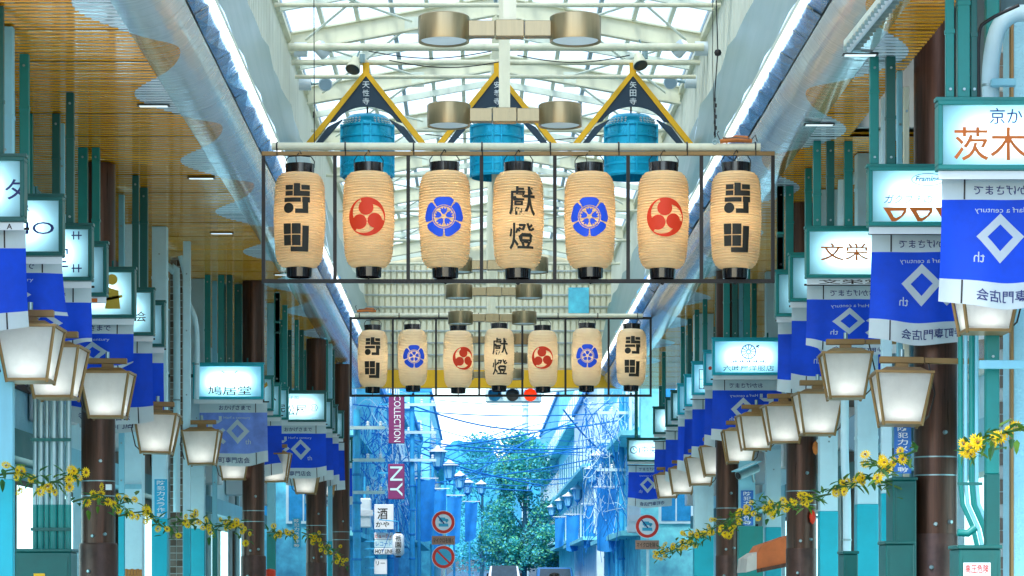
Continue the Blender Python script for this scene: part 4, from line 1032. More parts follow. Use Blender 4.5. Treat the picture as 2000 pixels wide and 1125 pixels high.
SPR = [([(-10, 930), (40, 925), (90, 945), (165, 915)], 21.5, 1.2, 15, 30, 'flower sprig at the left edge across the grey pipes', 20),
 ([(142, 980), (190, 972), (225, 985), (262, 975)], 24.6, 1.2, 10, 22, 'flower sprig crossing the wide brown column on the left', 20),
 ([(232, 1008), (285, 1000), (310, 1020), (343, 1045)], 27.0, 1.4, 9, 22, 'flower sprig hanging over the vertical blue camera notice on the left', 18),
 ([(335, 1022), (385, 1015), (420, 1035)], 30.5, 1.0, 11, 18, 'flower sprig between the white posts and the grey post on the left', 14),
 ([(420, 1028), (455, 1025), (495, 1045)], 33.5, 1.0, 12, 18, 'flower sprig just in front of the second brown column on the left', 14),
 ([(522, 1040), (548, 1042), (575, 1045)], 37.5, 1.0, 9, 16, 'dark leafy flower sprig left of the third brown column', 10),
 ([(590, 1040), (620, 1055), (650, 1080), (675, 1100)], 41, 3, 18, 34, 'drooping flower sprig at the far end of the left pavement', 12),
 ([(2010, 838), (1950, 850), (1910, 865), (1880, 890)], 17.6, .8, 13, 22, 'flower sprig at the right edge beyond the large brown column', 22),
 ([(1790, 880), (1755, 900), (1725, 920), (1705, 900)], 21.4, .8, 10, 22, 'flower sprig left of the large brown column under the blue notice', 20),
 ([(1760, 955), (1700, 935), (1650, 945), (1612, 960)], 23.5, 1.5, 13, 28, 'arching flower sprig across the white and turquoise posts', 15),
 ([(1622, 965), (1570, 980), (1530, 985), (1490, 990)], 26.8, 2.2, 18, 36, 'flower sprig crossing the glossy red-brown column', 17),
 ([(1520, 985), (1480, 995), (1440, 1010), (1412, 1040)], 30.2, 3, 20, 40, 'flower sprig left of the glossy red-brown column', 18),
 ([(1440, 1010), (1400, 1030), (1370, 1045), (1340, 1050)], 34.5, 3, 17, 36, 'dense flower sprig over the dark round column on the right', 15),
 ([(1375, 1040), (1340, 1060), (1310, 1075), (1280, 1085)], 39, 4, 22, 44, 'drooping flower sprig at the far end of the right pavement', 14)]
for k, (pts, Y, dY, nf, nl, lb, spd) in enumerate(SPR): sprig(pts, Y, dY, int(nf * 1.2), int(nl * 1.7), 'yellow ' + lb, spd, 40 + k, 1.0)
for k, (pts, Y, nm) in enumerate((([(165, 920), (142, 980)], 23.4, 'left near'), ([(1880, 890), (1790, 880)], 19.2, 'right near'))): pass

# ================================================================== SHOP BUILDINGS UNDER THE ARCADE
def shop(side, ya, yb, mat, label, top=9.0, feats=()):
    s = -1 if side == 'left' else 1; x = s * 5.45 + CX * .3
    t_ = thing('shop_building', label, 'building', (x + s * 2, (ya + yb) / 2, 0), f'shops along the {side}')
    def bx(x0, x1, *r): return MB().box(min(x0, x1), max(x0, x1), *r)
    bx(x, x + s * 4, ya + .01, yb - .01, 0, top).build('wall', mat, t_)
    n = max(1, int((yb - ya) / 2.2))
    for k in range(n):
        c = ya + (yb - ya) * (k + .5) / n; hw = .7
        for (z0, z1, nm) in ((3.9, 5.6, 'window'), (.4, 2.7, 'shop_window')):
            f = bx(x - s * .05, x - s * .001, c - hw - .07, c + hw + .07, z0 - .07, z1 + .07).build(nm, 'steel_white' if k % 2 else 'wood_dark', t_)
            bx(x - s * .058, x - s * .051, c - hw, c - .02, z0, z1).build('pane', 'window_fill' if z0 < 2 else 'glass_dark', f); bx(x - s * .058, x - s * .051, c + .02, c + hw, z0, z1).build('pane', 'window_fill' if z0 < 2 else 'glass_dark', f)
    bx(x - s * .35, x - s * .002, ya + .05, yb - .05, 2.95, 3.25).build('fascia', 'teal_dark' if mat != 'stucco_white' else 'pale', t_)
    for k in range(2):
        yy = ya + .25 + k * .16
        MB().tube([(x - s * .16, yy, .1), (x - s * .16, yy, 6.2)], .05, 10).build('downpipe', 'white_post' if k else 'galv', t_, smooth=True)
    MB().box(min(x - s * .5, x - s * .02), max(x - s * .5, x - s * .02), yb - .9, yb - .2, 3.5, 4.1).build('air_conditioner', 'white_paint', t_, bevel=.02)
cols = ['stucco_white', 'plaster', 'brick', 'stucco_white', 'stucco', 'plaster', 'stucco_white']
nmL = ['grey plaster', 'white stucco', 'brown brick', 'bright white', 'rough pale blue', 'dull plaster', 'white corner']
ys = [17, 24.5, 31.5, 37.5, 43, 49.5, 55.5, 62]
for k in range(7):
    shop('left', ys[k], ys[k + 1], ['plaster', 'stucco', 'stucco_white', 'brick', 'stucco', 'stucco_white', 'plaster'][k], f'{["grey plaster", "rough pale blue", "bright white", "brown brick", "far rough blue", "far white", "dull corner plaster"][k]} shop front behind the left posts')
    shop('right', ys[k], ys[k + 1], ['stucco', 'stucco_white', 'stucco', 'brick', 'stucco_white', 'plaster', 'stucco'][k], f'{["speckled pale stucco", "clean white", "mid rough blue", "brown brick", "far white", "dull plaster", "rough pale blue corner"][k]} shop front behind the right posts')

# ================================================================== CABINETS, PIPES, NOTICES, SMALL THINGS
def cabinet(x0, x1, yt, Y, label, mat='teal_dark', extra=None):
    a, b = XP(x0, Y), XP(x1, Y); z = ZP(yt, Y)
    t_ = thing('utility_cabinet', label, 'cabinet', ((a + b) / 2, Y, .12), 'green utility cabinets')
    MB().box(a, b, Y, Y + .4, .12, z).build('case', mat, t_, bevel=.01)
    MB().box(a - .01, b + .01, Y - .015, Y + .41, z + .001, z + .03).build('lid', mat, t_, bevel=.006)
    MB().box(a + .03, b - .03, Y - .008, Y - .001, .2, z - .06).build('door', mat, t_)
    if extra == 'danger':
        p = MB().box(XP(1881, Y), XP(1934, Y), Y - .014, Y - .009, ZP(1126, Y), ZP(1099, Y)).build('warning_plate', 'white_paint', t_)
        Flat().text('高圧危険', XP(1907.5, Y), ZP(1111, Y), 46 * Y / F, 17 * Y / F).build('lettering', 'sign_red', p, lambda u, v: (u, Y - .017, v))
    if extra == 'sticker':
        MB().box(XP(66, Y), XP(88, Y), Y - .014, Y - .009, ZP(1140, Y), ZP(1120, Y)).build('sticker', 'yellow', t_)
cabinet(30, 138, 1078, 24.0, 'teal utility cabinet below the grey pipes at bottom left', extra='sticker')
cabinet(1873, 1955, 1072, 19.8, 'teal cabinet with a red high voltage warning at bottom right', extra='danger')
cabinet(1730, 1786, 1063, 22.6, 'low teal cabinet just left of the large brown column')
cabinet(1744, 1790, 938, 23.6, 'tall teal cabinet behind the low one beside the large brown column')
cabinet(1648, 1676, 1082, 25.8, 'small teal cabinet between the two white and turquoise posts')
t_ = thing('pipe_bundle', 'bundle of five grey conduit pipes turning teal near the bottom left', 'pipes', P(100, 1078, 24.3))
for k, (x, r) in enumerate(((67, .022), (78, .030), (90, .022), (103, .036), (118, .032), (132, .028))):
    X = XP(x, 24.3); MB().tube([(X, 24.35, 2.3), (X, 24.35, 3.5)], r, 12).build('upper_pipe', 'galv', t_, smooth=True); MB().tube([(X, 24.35, .5), (X, 24.35, 2.3)], r + .002, 12).build('lower_pipe', 'teal', t_, smooth=True)
for zz in (2.05, 2.9): MB().box(XP(60, 24.3), XP(139, 24.3), 24.29, 24.31, zz, zz + .03).build('clamp_bar', 'teal_dark', t_)
t_ = thing('pipe_bundle', 'conduits running down beside the large brown column into the danger cabinet', 'pipes', P(1890, 1070, 20.0))
for k, (x, r) in enumerate(((1876, .020), (1886, .016), (1898, .024), (1907, .018))):
    Y = 21.3; MB().tube([P(x, 150, Y), P(x, 940, Y), P(x + 4, 985, Y), P(x + 24, 1030, Y), P(x + 34, 1074, Y)], r, 10).build('pipe', 'pale' if k % 2 else 'teal', t_, smooth=True)
MB().tube([P(1870, 1040, 20), P(1890, 1042, 20), P(1905, 1030, 20)], .03, 10).build('elbow', 'teal', t_, smooth=True)
MB().box(XP(1870, 20), XP(1918, 20), 19.98, 20.0, ZP(948, 20), ZP(942, 20)).build('clamp_bar', 'teal_dark', t_)
for i, (pts, Y, r, lb) in enumerate((([(345, 1000), (345, 560), (338, 530), (318, 515), (300, 514)], 36.5, .05, 'white bent downpipe between the white posts on the left'),
      ([(384, 780), (384, 640), (366, 585), (362, 540), (352, 500)], 36.4, .035, 'thin white conduit kinking down the left white post'),
      ([(1648, 600), (1648, 372), (1654, 355), (1668, 348), (1685, 350)], 29.0, .07, 'fat white duct pipe bending behind the right posts'),
      ([(1724, 420), (1722, 285), (1730, 265), (1745, 258), (1760, 262)], 25.6, .08, 'large white duct elbow between the teal posts at right'),
      ([(1654, 1125), (1654, 980), (1650, 900), (1650, 780)], 27.6, .045, 'round turquoise pipe between two white and turquoise posts'),
      ([(1935, 200), (1935, 130), (1948, 60), (1975, 30), (2010, 25)], 20.9, .07, 'pale blue boxy duct turning at the top right corner'),
      ([(1912, 195), (1912, 70), (1930, 40), (1990, 10)], 20.3, .014, 'looping black cable at the top right corner'))):
    t_ = thing('duct_pipe' if r > .02 else 'cable', lb, 'pipe' if r > .02 else 'cable', P(*pts[0], Y))
    ps = [P(x, y, Y) for x, y in pts]; sm = []
    for k in range(len(ps) - 1):
        for q in range(4):
            tt = q / 4; p0 = ps[max(k - 1, 0)]; p1 = ps[k]; p2 = ps[k + 1]; p3 = ps[min(k + 2, len(ps) - 1)]
            sm.append(.5 * ((2 * p1) + (p2 - p0) * tt + (2 * p0 - 5 * p1 + 4 * p2 - p3) * tt ** 2 + (3 * p1 - p0 - 3 * p2 + p3) * tt ** 3))
    sm.append(ps[-1]); MB().tube(sm, r, 12).build('pipe' if r > .02 else 'cord', 'white_post' if r > .02 else 'black', t_, smooth=True)
    if r > .02: MB().tube([ps[1] + (ps[0] - ps[1]) * .5 + (ps[0] - ps[1]).normalized() * .02, ps[1] + (ps[0] - ps[1]) * .5], r + .008, 12).build('collar', 'galv', t_, smooth=True)
# framing members at the right edge
t_ = thing('steel_rail', 'horizontal pale blue steel rail reaching to the right edge', 'rail', P(1960, 708, 20.6))
MB().box(XP(1918, 20.6), XP(2040, 20.6), 20.7, 20.78, ZP(717, 20.6), ZP(701, 20.6)).build('bar', 'pale', t_, bevel=.004)
MB().box(XP(1942, 20.6), XP(1990, 20.6), 20.7, 20.78, ZP(162, 20.6), ZP(148, 20.6)).build('upper_bar', 'pale', t_, bevel=.004)
t_ = thing('stucco_pillar', 'white speckled stucco pillar at the far right edge', 'pillar', P(2010, 1150, 21.6))
MB().box(XP(1978, 21.6), XP(2090, 21.6), 21.6, 22.2, .12, HC - .02).build('pillar_body', 'stucco', t_, bevel=.01)
MB().box(XP(1974, 21.6), XP(1979, 21.6), 21.58, 21.66, .12, HC - .02).build('corner_bead', 'bronze', t_)
t_ = thing('brick_pier', 'narrow grey brick pier beside the stucco pillar at right', 'wall', P(1962, 1150, 22.0))
for k in range(56):
    for j in range(2):
        z = .12 + k * .111; off = .03 if k % 2 else 0
        if z > HC - .1: continue
        x0 = XP(1953, 22) + j * .065 - off * (j == 0) * 0; MB().box(x0, x0 + .06, 22.0, 22.1, z, z + .10).build('brick', 'brick' if (k + j) % 3 else 'plaster', t_)
MB().box(XP(1952, 22), XP(1978, 22), 22.012, 22.2, .12, HC - .03).build('mortar_core', 'plaster', t_)
def notice(x0, x1, yt, yb, Y, label, n, face='ink_blue'):
    a, b = XP(x0, Y), XP(x1, Y); t_ = thing('camera_notice', label, 'sign', P((x0 + x1) / 2, yb, Y), 'vertical camera notices')
    MB().box(a, b, Y - .02, Y - .002, ZP(yb, Y), ZP(yt, Y)).build('plate', face, t_)
    f = Flat(); st = (yb - yt) / 7.2
    for k, ch in enumerate('防犯カメラ作動'[:n]): f.text(ch, (a + b) / 2, ZP(yt + st * (k + .65), Y), (b - a) * .62, st * .80 * Y / F)
    f.build('lettering', 'white_paint', t_, lambda u, v: (u, Y - .024, v))
pm('notice_cyan', (.02, .42, .68), .4, var=.05); pm('notice_blue', (.02, .16, .55), .4, var=.05)
notice(302, 327, 936, 1012, 33.9, 'vertical cyan security camera notice on the white post at left', 7, 'notice_cyan')
notice(1746, 1779, 828, 925, 23.5, 'vertical blue security camera notice beside the large brown column', 7, 'notice_blue')
notice(1447, 1471, 958, 1026, 37.2, 'vertical blue security camera notice behind the right garland', 7, 'notice_blue')
notice(571, 588, 1012, 1070, 44.0, 'small cyan security camera notice on the far left posts', 7, 'notice_cyan')
t_ = thing('notice_backer', 'grey box post carrying the blue camera notice behind the right garland', 'post', P(1459, 1100, 37.2))
MB().box(XP(1445, 37.2), XP(1475, 37.2), 37.2, 37.4, .12, ZP(900, 37.2)).build('post_body', 'pale', t_)
MB().box(XP(1443, 37.2), XP(1490, 37.2), 37.18, 37.42, .12, ZP(1028, 37.2)).build('base', 'teal', t_)
t_ = thing('security_camera', 'pale grey bullet camera above the right garland', 'camera', P(1455, 930, 37))
d = Vector((-.8, -.5, -.35)).normalized(); c = P(1458, 922, 37.0)
MB().tube([c - d * .2, c + d * .16], .07, 12).build('housing', 'galv', t_, smooth=True); MB().bar(c - d * .22 + Vector((0, 0, .08)), c + d * .22 + Vector((0, 0, .08)), .17, .015).build('sun_hood', 'pale', t_); MB().tube([c + d * .161, c + d * .17], .05, 12).build('lens', 'black', t_)
MB().tube([c - d * .1, c + Vector((.12, .1, -.14))], .02, 8).build('bracket', 'galv', t_)
t_ = thing('satellite_dish', 'round blue-grey dish half hidden behind the white post at right', 'dish', P(1686, 880, 28.9)); c = P(1686, 845, 28.8)
pr = [(.001, 0), (.10, .012), (.19, .04), (.23, .07), (.222, .074), (.18, .05), (.001, .02)]
mb = MB().lathe(pr, 28); mb.v = [(c.x + v[0], c.y - v[2] + .1, c.z + v[1]) for v in mb.v]; mb.build('dish', 'steel_blue', t_, smooth=True); MB().tube([c + Vector((0, .1, 0)), c + Vector((.1, .3, -.1))], .02, 8).build('mount', 'galv', t_)
t_ = thing('shop_awning', 'orange and grey fabric shop awning left of the glossy red-brown column', 'awning', P(1500, 1125, 34)); Y = 34.0
pts = [(1537, 1044), (1500, 1062), (1478, 1080)]
A = [P(1545, 1042, Y + .5), P(1482, 1076, Y), P(1482, 1110, Y), P(1545, 1096, Y + .5)]
MB().add([P(1548, 1044, Y), P(1490, 1064, Y), P(1478, 1082, Y), P(1478, 1112, Y), P(1548, 1098, Y)] + [p + Vector((0, 1.2, 0)) for p in [P(1548, 1044, Y), P(1490, 1064, Y), P(1478, 1082, Y), P(1478, 1112, Y), P(1548, 1098, Y)]],
         [(0, 1, 2, 3, 4), (0, 5, 6, 1), (1, 6, 7, 2), (2, 7, 8, 3)]).build('canopy', 'awning', t_)
MB().add([P(1478, 1078, Y - .01), P(1460, 1090, Y - .01), P(1457, 1118, Y - .01), P(1478, 1112, Y - .01)] + [p + Vector((0, 1.2, 0)) for p in [P(1478, 1078, Y), P(1460, 1090, Y), P(1457, 1118, Y), P(1478, 1112, Y)]], [(0, 1, 2, 3), (0, 4, 5, 1), (1, 5, 6, 2)]).build('valance', 'awning_pale', t_)
MB().bar(P(1478, 1115, Y - .02), P(1548, 1101, Y - .02), .03, .05).build('front_rail', 'brown', t_)
for i, (px, py, Y, nm) in enumerate(((1593, 875, 32.0, 'upper'), (1587, 1010, 32.0, 'lower'))):
    c = P(px, py, Y); mb = MB().lathe([(.001, -.09), (.03, -.06), (.042, 0), (.03, .06), (.001, .09)], 14, c); t_ = thing('marker_light', f'{nm} orange oval marker light beside the glossy red-brown column', 'light', c)
    mb.build('lens', 'red_print' if i else 'rope_orange', t_, smooth=True); MB().tube([c, c + Vector((.06, .02, 0))], .02, 8).build('mount', 'galv', t_)
# fluorescent fitting and slot lights
Y = 21.2; t_ = thing('fluorescent_fitting', 'ribbed white fluorescent fitting hanging under the soffit at upper right', 'light', P(1690, 50, Y))
a, b = Vector((XP(1712, 20.6), 20.4, HC - .06)), Vector((XP(1655, 22.4), 22.6, HC - .06))
a = Vector((3.36, 20.2, HC - .05)); b = Vector((3.30, 22.55, HC - .05))
MB().bar(a, b, .13, .07).build('housing', 'steel_white', t_, bevel=.01); MB().tube([a + Vector((-.02, .03, -.055)), b + Vector((-.02, -.03, -.055))], .028, 10).build('tube', 'spot_white', t_, smooth=True)
for k in range(16):
    p = a.lerp(b, (k + .5) / 16); MB().box(p.x - .075, p.x + .075, p.y - .008, p.y + .008, HC - .125, HC - .088).build('louvre', 'galv', t_)
slots = [(433, 453), (555, 534), (393, 345), (300, 203), (1600, 240), (1680, 103)]
for i, (px, py) in enumerate(slots):
    Y = (HC - H) * F / (VY - py); c = P(px, py, Y)
    t_ = thing('slot_light', f'small recessed slot light in the {"left" if px < 900 else "right"} soffit, {["near the middle yellow wave", "near the far yellow waves", "at the silver wave hollow", "at the dark ribbed part", "beside the teal posts", "next to the cream pole"][i]}', 'light', c, 'recessed slot lights')
    MB().box(c.x - .16, c.x + .16, Y - .05, Y + .05, HC - .022, HC - .0135).build('rim', 'frame_dark', t_); MB().box(c.x - .14, c.x + .14, Y - .035, Y + .035, HC - .028, HC - .0225).build('lens', 'lens', t_)
# left: small bits
t_ = thing('wooden_cladding', 'orange vertical wooden boards at the bottom left behind the brown column', 'cladding', P(262, 1125, 31))
for k in range(6): MB().box(XP(244 + k * 5.6, 32.5), XP(248.8 + k * 5.6, 32.5), 32.5, 32.54, .12, ZP(1111 + (k % 2), 32.5)).build('board', 'orange_wood', t_)
t_ = thing('stucco_panel', 'rough white rendered wall panel behind the brown column on the left', 'wall', P(260, 1125, 33)); MB().box(XP(243, 33), XP(277, 33), 33.0, 33.3, .12, 6.2).build('render_coat', 'stucco_white', t_); MB().box(XP(243, 33), XP(277, 33), 32.97, 32.999, ZP(955, 33), ZP(946, 33)).build('ledge', 'pale', t_)
t_ = thing('brick_wall_strip', 'dark weathered brick strip between the white posts on the left', 'wall', P(345, 1125, 37.5)); Y = 37.5
MB().box(XP(332, Y), XP(357, Y), Y + .01, Y + .2, .12, 6.3).build('mortar_core', 'plaster', t_)
for k in range(62):
    z = .13 + k * .1
    for j in range(2):
        x0 = XP(332, Y) + j * .095; MB().box(x0 + .004, x0 + .088, Y, Y + .05, z, z + .088).build('brick', 'brick' if (k * 3 + j) % 4 else 'wood_dark', t_)
t_ = thing('red_drum', 'small orange-red round object at the bottom behind the left column', 'drum', P(528, 1125, 41)); MB().lathe([(.08, 0), (.085, .02), (.085, .25), (.06, .27), (.001, .28)], 18, P(528, 1145, 41)).build('drum_body', 'red_print', t_, smooth=True)

# ================================================================== BEYOND THE ARCADE
def far_building(x0, x1, ya, yb, top, mat, label, seed):
    random.seed(seed); zb = gz(ya) - .3
    t_ = thing('street_building', label, 'building', ((x0 + x1) / 2, (ya + yb) / 2, zb), 'buildings beyond the arcade')
    MB().box(x0, x1, ya, yb, zb, top).build('wall', mat, t_)
    MB().box(x0 - .12, x1 + .12, ya - .12, yb + .05, top + .002, top + .22).build('cornice', 'far_deep', t_)
    inner = x1 if x0 < 0 else x0; s = 1 if x0 < 0 else -1
    nz_ = int((top - 3) / 2.6)
    for fl in range(nz_):
        z = 3.2 + fl * 2.6 + gz(ya)
        for k in range(max(1, int((yb - ya) / 3))):
            y_ = ya + 1.6 + k * 3
            f = MB().box(min(inner, inner + s * .08), max(inner, inner + s * .08), y_ - .75, y_ + .75, z - .1, z + 1.5).build('window', 'far_pale', t_)
            MB().box(min(inner + s * .082, inner + s * .09), max(inner + s * .082, inner + s * .09), y_ - .65, y_ + .65, z, z + 1.4).build('pane', 'far_glass', f)
        xx = inner - s * .9
        for k in range(2):
            f = MB().box(xx - .45, xx + .45, ya - .06, ya - .002, z - .05, z + 1.35).build('window', 'far_pale', t_)
            MB().box(xx - .38, xx - .02, ya - .07, ya - .061, z + .02, z + 1.28).build('pane', 'far_glass', f); MB().box(xx + .02, xx + .38, ya - .07, ya - .061, z + .02, z + 1.28).build('pane', 'far_glass', f)
            xx -= s * 1.25
        MB().box(min(inner, inner + s * .5), max(inner, inner + s * .5), ya + .3, yb - .3, z - .35, z - .22).build('balcony', 'far_cyan', t_)
fb = [(-9, -3.55, 66, 76, 9.5, 'far_blue'), (-9, -3.2, 77, 92, 8.0, 'far_cyan'), (-10, -3.4, 93, 112, 11.5, 'far_deep'), (-11, -3.0, 114, 140, 9.5, 'far_blue'), (-13, -2.6, 143, 190, 12.5, 'far_cyan'),
      (4.25, 10, 66, 74, 8.5, 'far_cyan'), (4.5, 10, 75, 90, 10.5, 'far_blue'), (4.3, 11, 91, 112, 9.0, 'far_pale'), (4.6, 12, 114, 142, 12.5, 'far_cyan'), (4.9, 13, 145, 195, 13.0, 'far_blue')]
for k, b in enumerate(fb): far_building(*b, f'blue-toned street building beyond the arcade, {ORD[k % 5]} on the {"left" if k < 5 else "right"}', 300 + k)
# utility poles
for i, (px, Y, r, top, lb) in enumerate(((697, 63.5, .11, 800, 'thick blue pole at the left side of the arcade mouth'), (805, 74, .085, 760, 'slim blue pole carrying the red vertical shop signs'), (1026, 200, .30, 745, 'tall pale pole standing in the middle distance'),
        (1214, 72, .09, 775, 'blue pole with crossarms at the right of the street'), (1185, 90, .10, 770, 'second blue pole farther along the right of the street'), (762, 82, .10, 768, 'blue pole among the cables on the left of the street'))):
    t_ = thing('utility_pole', lb, 'pole', (XP(px, Y), Y, gz(Y)), 'utility poles'); z1 = ZP(top, Y)
    MB().tube([(XP(px, Y), Y, gz(Y) - .1), (XP(px, Y), Y, z1)], [r, r * .8], 14).build('shaft', 'far_pole' if i != 2 else 'far_pale', t_, smooth=True)
    for k in range(3):
        z = z1 - .5 - k * .8; w_ = .7 if i != 2 else 1.2
        MB().box(XP(px, Y) - w_, XP(px, Y) + w_, Y - r - .08, Y - r - .005, z, z + .08).build('crossarm', 'far_pale', t_)
        for q in (-.85, -.4, .4, .85): MB().lathe([(.03, 0), (.045, .03), (.03, .06), (.045, .09), (.02, .12)], 8, (XP(px, Y) + q * w_, Y - r - .04, z + .081)).build('insulator', 'hat_white', t_, smooth=True)
    for k in range(4): MB().lathe([(r * 1.02, 0), (r * 1.1, .01), (r * 1.1, .05), (r * 1.02, .06)], 14, (XP(px, Y), Y, gz(Y) + 2.2 + k * .7)).build('band', 'far_deep', t_, smooth=True)
    if i in (3, 5): MB().lathe([(.12, 0), (.2, .05), (.2, .55), (.12, .62)], 14, (XP(px, Y) + .28, Y, z1 - 2.2), True).build('transformer', 'far_pale', t_, smooth=True)
# overhead cables, each its own run
random.seed(11)
cab = [(690, 790, 1230, 805, 70, 14), (700, 842, 1220, 870, 78, 20), (735, 800, 905, 905, 80, 18), (760, 775, 1215, 820, 74, 40), (880, 900, 1180, 820, 96, -26), (800, 850, 1225, 868, 84, 12),
       (830, 905, 1210, 895, 90, 22), (905, 965, 975, 858, 88, 10), (700, 905, 860, 860, 72, 16), (705, 815, 830, 960, 76, -14), (1100, 800, 1225, 905, 76, 18), (1140, 780, 1170, 960, 82, 8), (870, 920, 1225, 930, 110, 12), (950, 945, 1215, 915, 105, 16), (840, 780, 1230, 785, 68, 10), (700, 875, 815, 930, 75, 20), (1090, 860, 1230, 800, 79, 24)]
random.seed(21)
for k in range(13):
    xa = random.uniform(695, 900); xb = random.uniform(1020, 1230); cab.append((xa, random.uniform(785, 960), xb, random.uniform(785, 960), random.uniform(70, 120), random.uniform(-10, 30)))
ORD += [f'{t}-{o}' for t in ('thirty',) for o in ('fourth', 'fifth', 'sixth', 'seventh', 'eighth', 'ninth')] + ['fortieth']
cab.sort(key=lambda c: c[1] + c[3] + c[5])
for i, (xa, ya_, xb, yb_, Y, sag) in enumerate(cab):
    pts = [P(xa + (xb - xa) * k / 18, ya_ + (yb_ - ya_) * k / 18 + sag * sin(pi * k / 18), Y + 4 * k / 18) for k in range(19)]
    t_ = thing('overhead_cable', f'dark blue overhead cable beyond the arcade, {ORD[i]} counting down from the traffic signal', 'cable', pts[0], 'overhead cables')
    MB().tube(pts, .012 + .007 * (i % 3), 6).build('wire', 'cable', t_)
# tangled drop wires along both frontages
for side, x0, x1 in (('left', 700, 800), ('right', 1140, 1225)):
    t_ = thing('drop_wires', f'tangle of thin blue drop wires hanging on the {side} frontage beyond the arcade', None, P(x0, 900, 68), kind='stuff'); random.seed(5 if side == 'left' else 6); mb = MB()
    for k in range(150):
        Y = random.uniform(66, 84); xa = random.uniform(x0, x1); ya_ = random.uniform(775, 1000); xb = xa + random.gauss(0, 26); xb = min(max(xb, x0), x1); yb_ = ya_ + random.uniform(20, 130); sg = random.uniform(-14, 22)
        mb.tube([P(xa + (xb - xa) * q / 8 + sg * sin(pi * q / 8), ya_ + (yb_ - ya_) * q / 8, Y) for q in range(9)], random.uniform(.005, .014), 4, cap=False)
    mb.build('wires', ['cable', 'far_pale'][0], t_)
    mb = MB()
    for k in range(90):
        Y = random.uniform(66, 84); xa = random.uniform(x0, x1); ya_ = random.uniform(775, 1000); xb = min(max(xa + random.gauss(0, 40), x0), x1); yb_ = ya_ + random.uniform(-30, 90); sg = random.uniform(-14, 22)
        mb.tube([P(xa + (xb - xa) * q / 8, ya_ + (yb_ - ya_) * q / 8 + sg * sin(pi * q / 8), Y) for q in range(9)], random.uniform(.004, .011), 4, cap=False)
    mb.build('pale_wires', 'far_pale', t_)
# hat lanterns on bracket poles
hl = [(855, 893, 75, -1), (878, 918, 84, -1), (898, 938, 96, -1), (913, 950, 106, -1), (940, 952, 120, -1), (763, 982, 88, -1), (795, 995, 100, -1),
      (1169, 900, 77, 1), (1158, 925, 86, 1), (1128, 963, 104, 1), (1110, 976, 116, 1), (1094, 984, 128, 1), (1078, 996, 140, 1)]
for i, (px, py, Y, s) in enumerate(hl):
    c = P(px, py, Y); w_ = .23
    t_ = thing('street_lamp', f'white-hatted lantern street lamp on the {"left" if s < 0 else "right"} beyond the arcade, {ORD[i if i < 7 else i - 7]} of its row', 'street lamp', (c.x + s * .55, Y, gz(Y)), 'hatted street lamps')
    MB().lathe([(.01, .36), (.05, .33), (.10, .27), (.29, .17), (.30, .15), (.01, .16)], 16, c).build('hat', 'hat_white', t_, smooth=True)
    MB().lathe([(.13, -.28), (.22, .15)], 6, c).build('lantern_glass', 'far_lamp_glass', t_)
    for k in range(6): a = 2 * pi * k / 6; MB().tube([c + Vector((.135 * cos(a), .135 * sin(a), -.28)), c + Vector((.225 * cos(a), .225 * sin(a), .15))], .012, 4).build('rib', 'far_deep', t_)
    MB().lathe([(.001, -.50), (.03, -.46), (.02, -.40), (.13, -.29), (.14, -.27), (.01, -.27)], 12, c).build('finial', 'far_deep', t_, smooth=True)
    pp = c.x + s * .55
    MB().tube([(pp, Y, gz(Y) - .1), (pp, Y, c.z + .35)], .05, 10).build('pole', 'far_pole', t_, smooth=True)
    MB().tube([(pp, Y, c.z + .1), (pp - s * .1, Y, c.z + .42), (pp - s * .3, Y, c.z + .55), (pp - s * .5, Y, c.z + .48), (c.x, Y, c.z + .36)], .025, 8).build('bracket', 'far_pole', t_, smooth=True)
# hanging street banners
for i, (x0, x1, yt, yb, Y) in enumerate(((812, 850, 935, 1055, 78), (846, 872, 955, 1090, 86), (873, 902, 968, 1060, 92), (908, 933, 980, 1058, 100), (1166, 1209, 952, 1075, 78), (1140, 1164, 985, 1070, 92), (1106, 1132, 1005, 1075, 104), (1084, 1104, 1010, 1070, 116))):
    a, b = XP(x0, Y), XP(x1, Y); t_ = thing('street_banner', f'plain deep blue hanging cloth beyond the arcade, {ORD[i if i < 4 else i - 4]} on the {"left" if i < 4 else "right"}', 'banner', ((a + b) / 2, Y, ZP(yb, Y)), 'blue street cloths')
    vs, fs = [], []; N = 10; z1, z0 = ZP(yt, Y), ZP(yb, Y)
    for j in range(N + 1):
        for k in range(N + 1):
            u = k / N; v = j / N; vs.append((a + (b - a) * u * (1 - .15 * v), Y + .05 * sin(u * 6 + i + v * 2), z1 + (z0 - z1) * v * (1 - .1 * u * (i % 2)) - .05 * sin(pi * u)))
    for j in range(N):
        for k in range(N): q = j * (N + 1) + k; fs.append((q, q + 1, q + N + 2, q + N + 1))
    MB().add(vs, fs).build('cloth', 'far_banner', t_, smooth=True); MB().tube([(a - .1, Y, z1 + .01), (b + .1, Y, z1 + .01)], .02, 6).build('rod', 'hat_white', t_)
